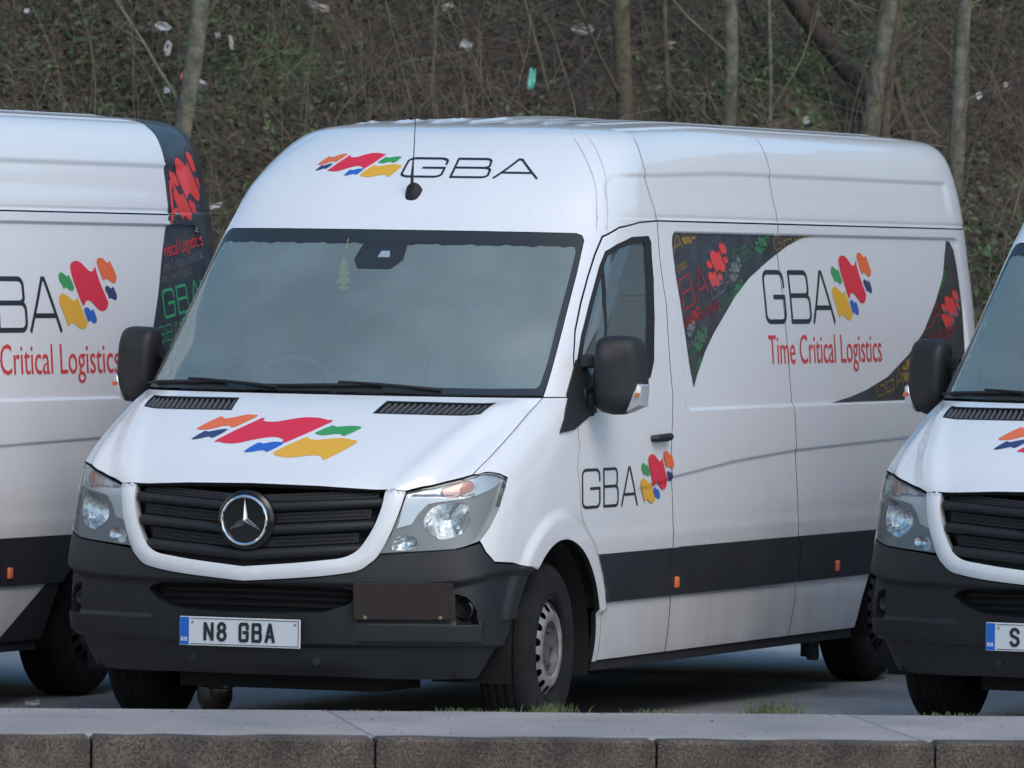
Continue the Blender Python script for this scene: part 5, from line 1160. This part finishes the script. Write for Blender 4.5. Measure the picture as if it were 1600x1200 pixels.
def stems(name, n, mat, seed, arange, drange, length, rad, lean, curve, branches, dens=None, sides=3, droop=0.0):
    R = random.Random(seed); V = []; F = []
    def seg(pts, r0, r1):
        b = len(V); m_ = len(pts)
        for i, p in enumerate(pts):
            t = (pts[min(i+1, m_-1)]-pts[max(i-1, 0)]); t = t.normalized() if t.length > 1e-6 else Vector((0, 0, 1)); a = t.cross(Vector((.3, .9, .2))).normalized(); c = t.cross(a); r = r0+(r1-r0)*i/(m_-1)
            for k in range(sides): an = 2*math.pi*k/sides; V.append(tuple(p+a*r*math.cos(an)+c*r*math.sin(an)))
        for i in range(m_-1):
            for k in range(sides): F.append((b+i*sides+k, b+i*sides+(k+1) % sides, b+(i+1)*sides+(k+1) % sides, b+(i+1)*sides+k))
    def grow(p, dr, l, r, depth):
        pts = [p]; k = max(4, int(l/.12)); st_ = l/k; d = dr.copy()
        for i in range(k):
            d = (d+Vector((R.gauss(0, 1), R.gauss(0, 1), R.gauss(0, 1)))*curve+Vector((0, 0, -droop*i/k))).normalized(); pts.append(pts[-1]+d*st_)
        seg(pts, r, r*.35)
        if depth > 0:
            for _ in range(R.randint(1, branches)):
                q = R.randint(1, k-1); nd = (d+Vector((R.gauss(0, .8), R.gauss(0, .8), R.gauss(0, .5)))).normalized(); grow(pts[q], nd, l*R.uniform(.25, .55), r*.55, depth-1)
    c = 0
    while c < n:
        a = R.uniform(*arange); d = R.uniform(*drange)
        if dens and R.random() > dens(a, d): continue
        x, y = world_xy(a, d); z = bank_h(a, d)-.05; dr = Vector((R.gauss(0, lean), R.gauss(0, lean), 1)).normalized(); grow(Vector((x, y, z)), dr, R.uniform(*length), R.uniform(*rad), 1); c += 1
    me = bpy.data.meshes.new(name); me.from_pydata(V, [], F); me.update(); o = link(name, me, mat); o['kind'] = 'stuff'; return o
def mid(a, d): x = a; return 1.0 if -2.0 < x < 0.2 else .45
stems('bramble_thicket', 2200, M['twig'], 21, (-6, 7), (43.6, 49.5), (.5, 1.5), (.0022, .0048), .55, .16, 3, None, 3, .25)
stems('sapling_thicket', 230, M['twig_green'], 22, (-6, 7), (43.4, 49.0), (.9, 2.4), (.0025, .0058), .20, .09, 3, mid, 4, 0)
stems('dry_stalks', 1300, M['twig'], 23, (-6, 7), (43.6, 49.0), (.25, .8), (.0015, .0030), .5, .12, 2, mid, 3, .1)

def brush(name, n, mat, seed, arange, drange, length, rad, hmax):
    "fine dead brush: short bent twigs lying and standing every way"
    Rg = np.random.default_rng(seed); a = Rg.uniform(*arange, n); d = Rg.uniform(*drange, n); X = CX+RH.x*a+FH.x*d; Y = CY+RH.y*a+FH.y*d
    H = np.array([bank_h(p, q) for p, q in zip(a, d)])+Rg.uniform(0, 1, n)**1.6*hmax; P = np.stack([X, Y, H], 1); D = Rg.normal(0, 1, (n, 3))*[1, 1, .8]+[0, 0, .35]; D /= np.linalg.norm(D, axis=1)[:, None]; L = Rg.uniform(*length, n)[:, None]; r = Rg.uniform(*rad, n)[:, None]
    B = Rg.normal(0, .18, (n, 3)); p0, p1, p2 = P, P+(D+B*.4)*L*.5, P+(D+B)*L
    S = np.cross(D, Rg.normal(0, 1, (n, 3))); S /= np.linalg.norm(S, axis=1)[:, None]; S2 = np.cross(D, S); V = []
    for p, k in ((p0, 1), (p1, .8), (p2, .4)):
        for q in range(3): V.append(p+(S*math.cos(q*2.094)+S2*math.sin(q*2.094))*r*k)
    V = np.stack(V, 1).reshape(-1, 3); i = np.arange(n)[:, None]*9; F = np.concatenate([i+np.array([[o+q, o+(q+1) % 3, o+3+(q+1) % 3, o+3+q]]) for o in (0, 3) for q in range(3)])
    me = bpy.data.meshes.new(name); me.from_pydata(V.tolist(), [], F.tolist()); me.update(); o = link(name, me, mat); o['kind'] = 'stuff'
M['brush'] = veg('dead_brush', (.060, .044, .038), (.165, .125, .100), .85, 2.5)
brush('dead_brush', 17000, M['brush'], 31, (-6, 7), (43.6, 50.3), (.08, .38), (.0011, .0024), .55)

# trees on the bank: (x, y, z at the visible foot), sideways lean per metre, radius, bark, label
def tree(foot, lean, r, mat, label, h=6.5, seed=1, bend=0.0, limbs=3, below=1.2):
    R = random.Random(seed); root = thing('tree', label, 'tree', (foot[0]-RH.x*lean*below, foot[1]-RH.y*lean*below, foot[2]-below), group='bare trees on the embankment')
    tr = MB(); pts = []; rad = []; k = 22; w1, w2 = R.uniform(0, 6), R.uniform(0, 6)
    for i in range(k+1):
        t = i/k; z = h*t; o = lean*z+bend*(z*z)/6+.012*math.sin(z*2.1+w1)+.006*math.sin(z*5+w2); pts.append((RH.x*o+.02*math.sin(z+w2), RH.y*o+.02*math.sin(z*1.3), z)); rad.append(r*(1.12-.62*t)*(1+.05*math.sin(z*6+w1))+(.5*r*max(0, .12-t)/.12))
    tr.tube(pts, rad, 14); tr.out('trunk', mat, root)
    lb = MB()
    for q in range(limbs+6):
        i = R.randint(4 if q < limbs else 13, k-1); p = Vector(pts[i]); d = Vector((R.uniform(-1, 1), R.uniform(-1, 1), R.uniform(.5, 1.2))).normalized(); P = [p]; rr = rad[i]*R.uniform(.2, .4)
        for s in range(8): d = (d+Vector((R.gauss(0, .12), R.gauss(0, .12), R.gauss(.05, .1)))).normalized(); P.append(P[-1]+d*.18)
        lb.tube(P, [rr*(1-.8*s/8) for s in range(9)], 6)
        for s in (3, 5, 7):
            d2 = (d+Vector((R.gauss(0, .7), R.gauss(0, .7), R.gauss(0, .4)))).normalized(); lb.tube([P[s], P[s]+d2*.25, P[s]+d2*.5+Vector((0, 0, .05))], [rr*.35, rr*.2, rr*.1], 4)
    for q in range(6 if r > .03 else 2):
        i = R.randint(3, 9); p = Vector(pts[i]); sg = R.choice((-1, 1)); d = Vector((RH.x*sg+R.gauss(0, .4), RH.y*sg+R.gauss(0, .4), R.uniform(.2, 1.0))).normalized(); P = [p]
        for t in range(6): d = (d+Vector((R.gauss(0, .15), R.gauss(0, .15), R.gauss(.04, .1)))).normalized(); P.append(P[-1]+d*R.uniform(.05, .12))
        lb.tube(P, [.006*(1-.8*t/6) for t in range(7)], 5)
    lb.out('crown', mat, root)
    return root
TREES = [((-5.76, 12.746, 2.60), .085, .056, 'bark', 'pale grey-green trunk rising behind the left van beside the red rear wrap', 0),
 ((-3.393, 13.872, 2.75), -.036, .054, 'bark_brown', 'brown trunk standing behind the middle of the centre van roof', 0),
 ((-2.841, 14.095, 2.76), -.008, .042, 'bark', 'straight slim grey-green trunk, second from the brown one', 0),
 ((-1.999, 14.301, 2.70), .125, .056, 'bark', 'thickest leaning grey trunk of the clump of three', 0),
 ((-1.911, 14.37, 2.72), .07, .034, 'bark_brown', 'slim brown trunk just right of the leaning grey trunk', 0),
 ((-1.78, 14.457, 2.74), -.26, .024, 'bark_brown', 'thin crooked stem leaning left into the clump of three trunks', 0),
 ((-1.447, 14.19, 2.50), .068, .046, 'bark', 'grey trunk standing behind the rear corner of the centre van', 0),
 ((-1.98, 14.70, 2.80), -.80, .060, 'bark_dark', 'dark brown trunk leaning steeply to the left across the bank', .0),
 ((-2.613, 14.188, 2.76), -.015, .014, 'bark', 'very thin pale sapling between the straight trunk and the clump', 0),
 ((-3.234, 14.209, 2.90), -.01, .020, 'bark_brown', 'thin brown sapling between the brown trunk and the straight grey trunk', 0),
 ((-4.013, 14.169, 3.05), -.27, .012, 'twig_green', 'thin greenish sapling leaning over the turquoise litter', 0),
 ((-2.60, 14.75, 3.10), -.28, .012, 'bark_dark', 'thin dark crooked sapling right of the straight grey trunk', -.4)]
for i, (f, ln, r, mt, lab, bd) in enumerate(TREES): tree(f, ln, r, M[mt], lab, seed=40+i, bend=bd, h=6.0 if r > .03 else 3.6, limbs=2 if r > .03 else 4)

def scrap(name, pos, w, h, mat, label, seed, cat='litter'):
    R = random.Random(seed); n = 5; V = []; F = []
    for j in range(n):
        for i in range(n):
            u = i/(n-1)-.5; v = j/(n-1)-.5; k = (1-.35*abs(v)*R.uniform(.4, 1.6)); V.append((u*w*k+R.gauss(0, w*.05), R.gauss(0, w*.14), v*h*(1+R.uniform(-.2, .2))+R.gauss(0, h*.05)))
    for j in range(n-1):
        for i in range(n-1):
            if R.random() > .06: F.append((j*n+i, j*n+i+1, (j+1)*n+i+1, (j+1)*n+i))
    o = MB().add(V, F).out(name, mat, None); o.location = pos; o.rotation_euler = (R.uniform(-.3, .3), R.uniform(-.5, .5), .36+R.uniform(-.4, .4)); md = o.modifiers.new('s', 'SOLIDIFY'); md.thickness = .002; md.offset = 0; s2 = o.modifiers.new('u', 'SUBSURF'); s2.levels = 1; s2.render_levels = 1
    return tag(o, label, cat, None)
F2 = (.35066*.22, -.9365*.22, .03)
LIT = [((-6.218, 13.63, 3.174), .045, .09, 'litter_white', 'upright white paper scrap high on the bank above the left van'),
 ((-7.163, 13.663, 3.398), .035, .03, 'litter_white', 'small white scrap in the green corner at the top left'),
 ((-6.338, 13.827, 3.314), .10, .05, 'litter_white', 'crumpled white bag beside the top of the left trunk'),
 ((-5.997, 13.867, 3.263), .035, .03, 'litter_white', 'tiny white scrap right of the left trunk'),
 ((-5.894, 13.832, 3.22), .03, .09, 'litter_pink', 'curved pale strip caught in twigs right of the left trunk'),
 ((-5.907, 13.396, 2.97), .09, .035, 'litter_white', 'white wrapper lying low beside the left trunk'),
 ((-6.058, 13.245, 2.915), .04, .035, 'litter_white', 'small white scrap left of the left trunk foot'),
 ((-6.03, 13.42, 3.01), .025, .05, 'litter_orange', 'small orange scrap just left of the left trunk'),
 ((-4.577, 14.33, 3.223), .075, .055, 'litter_white', 'bright white crumpled paper high in the middle of the bank'),
 ((-3.983, 14.746, 3.336), .14, .07, 'litter_pink', 'pale pink torn bag left of the brown trunk'),
 ((-5.542, 14.362, 3.452), .15, .05, 'litter_pink', 'faded pink wrapper at the very top of the bank'),
 ((-2.436, 14.39, 2.793), .045, .045, 'litter_white', 'white scrap just above the centre van roof'),
 ((-1.565, 15.009, 2.963), .04, .04, 'litter_white', 'white scrap right of the right-hand grey trunk'),
 ((-1.449, 15.173, 3.033), .03, .03, 'litter_white', 'tiny white scrap near the right edge of the bank'),
 ((-5.352, 12.326, 2.228), .10, .04, 'litter_white', 'pale wrapper low on the bank between the left and centre vans'),
 ((-3.436, 14.792, 3.243), .07, .05, 'litter_pink', 'dull grey scrap between the brown and straight trunks'),
 ((-4.821, 14.654, 3.465), .09, .05, 'litter_pink', 'greyish rag at the top middle of the bank')]
for i, (p, w, h, mt, lab) in enumerate(LIT): scrap('litter', tuple(a+b_ for a, b_ in zip(p, F2)), w, h, M[mt], lab, 60+i)
scrap('plastic_bag', tuple(a+b_ for a, b_ in zip((-4.089, 14.166, 3.022), F2)), .05, .13, M['litter_turq'], 'turquoise plastic bag snagged upright on the bank', 99, 'bag')
sc = scrap('paper_scrap', (-1.62, 1.42, .02), .07, .03, M['litter_white'], 'flat white paper scrap on the asphalt under the left van', 101)

# metal bowl on the ground by the front wheel
bm_ = MB(); bm_.lathe([(.0, .004), (.052, .004), (.060, .012), (.072, .035), (.078, .052), (.078, .098), (.082, .102), (.080, .104), (.074, .098), (.074, .054), (.056, .016), (0, .014)], 'z', (0, 0, 0), 32); M['pan'] = simple('tarnished_metal', (.24, .225, .185), .25, .9, var=.3, vscale=20)
bowl_o = thing('metal_pan', 'small tarnished metal pan on the ground beside the centre van front wheel', 'pan', (-.874, 1.689, 0)); bo_ = bm_.out('bowl', M['pan'], bowl_o)
hd = MB().tube([(-.078, 0, .088), (-.12, .01, .092), (-.17, .02, .09)], [.007, .006, .007], 6).out('handle', M['void'], bowl_o)

# grass tufts along the back of the pavement
def tuft(x, y, n, h, w, label, seed):
    R = random.Random(seed); V = []; F = []
    for _ in range(n):
        bx, by = R.gauss(0, w), R.gauss(0, .02); l = h*R.uniform(.4, 1.15); a = R.uniform(0, 6.28); ln = R.uniform(.1, .9); dx, dy = math.cos(a)*ln, math.sin(a)*ln*.5; b0 = len(V); wd = .0028
        for t in (0, .5, 1): z = l*t*(1-.25*ln*t); V += [(bx+dx*l*t*t-wd*(1-t*.9), by+dy*l*t*t, z), (bx+dx*l*t*t+wd*(1-t*.9), by+dy*l*t*t, z)]
        F += [(b0, b0+1, b0+3, b0+2), (b0+2, b0+3, b0+5, b0+4)]
    o = MB().add(V, F).out('grass_tuft', M['grass'], None, smooth=False); o.location = (x, y, .285); o.rotation_euler = (0, 0, ang); return tag(o, label, 'grass', 'grass tufts along the back edge of the pavement')
for i, (x, y, n, h, w, lab) in enumerate([(1.474, -2.566, 34, .015, .09, 'low sparse grass at the pavement edge in front of the bumper'), (1.802, -2.331, 50, .024, .05, 'short grass tuft below the bumper corner'), (1.937, -2.233, 30, .020, .035, 'small grass tuft left of the front tyre'),
 (2.10, -2.117, 90, .040, .045, 'bright grass tuft in front of the front tyre'), (2.465, -1.904, 36, .022, .045, 'thin grass tuft below the front door'), (2.829, -1.691, 110, .062, .050, 'tallest dry-tipped grass tuft below the sliding door'), (3.418, -1.368, 45, .014, .12, 'flat line of grass in front of the right van wheel')]): tuft(x, y, n, h, w, lab, 200+i)

# grit and crumbs on the pavement and along its back edge
Rg = np.random.default_rng(77); V = []; F = []
for k in range(900):
    t = Rg.uniform(-4, 8); n_ = (W_-abs(Rg.normal(0, .05))-.02) if k % 2 else Rg.uniform(.02, W_); x, y = kp(t, n_); r = Rg.uniform(.002, .007)*(1.5 if Rg.random() < .03 else 1); b0 = len(V)
    V += [(x-r, y-r*.6, .299), (x+r*.9, y-r, .299), (x+r*.3, y+r, .299), (x+r*.1, y, .300+r*Rg.uniform(.5, 1.1))]; F += [(b0, b0+1, b0+3), (b0+1, b0+2, b0+3), (b0+2, b0, b0+3)]
M['grit'] = veg('grit', (.06, .055, .05), (.30, .28, .26), .9, 60)
o = MB().add(V, F).out('grit', M['grit'], None, smooth=False); o['kind'] = 'stuff'

# papers left on the dashboard
ps = MB(); ps.add([(-.62, .93, 1.362), (-.42, .90, 1.362), (-.38, 1.10, 1.366), (-.60, 1.12, 1.366), (-.62, .93, 1.370), (-.42, .90, 1.370), (-.38, 1.10, 1.374), (-.60, 1.12, 1.374)], [(0, 1, 2, 3), (4, 5, 6, 7), (0, 1, 5, 4), (1, 2, 6, 5), (2, 3, 7, 6), (3, 0, 4, 7)])
tag(ps.out('papers', M['mark_white'], None, smooth=False), 'pale papers lying on the dashboard behind the windscreen of the middle van', 'papers')
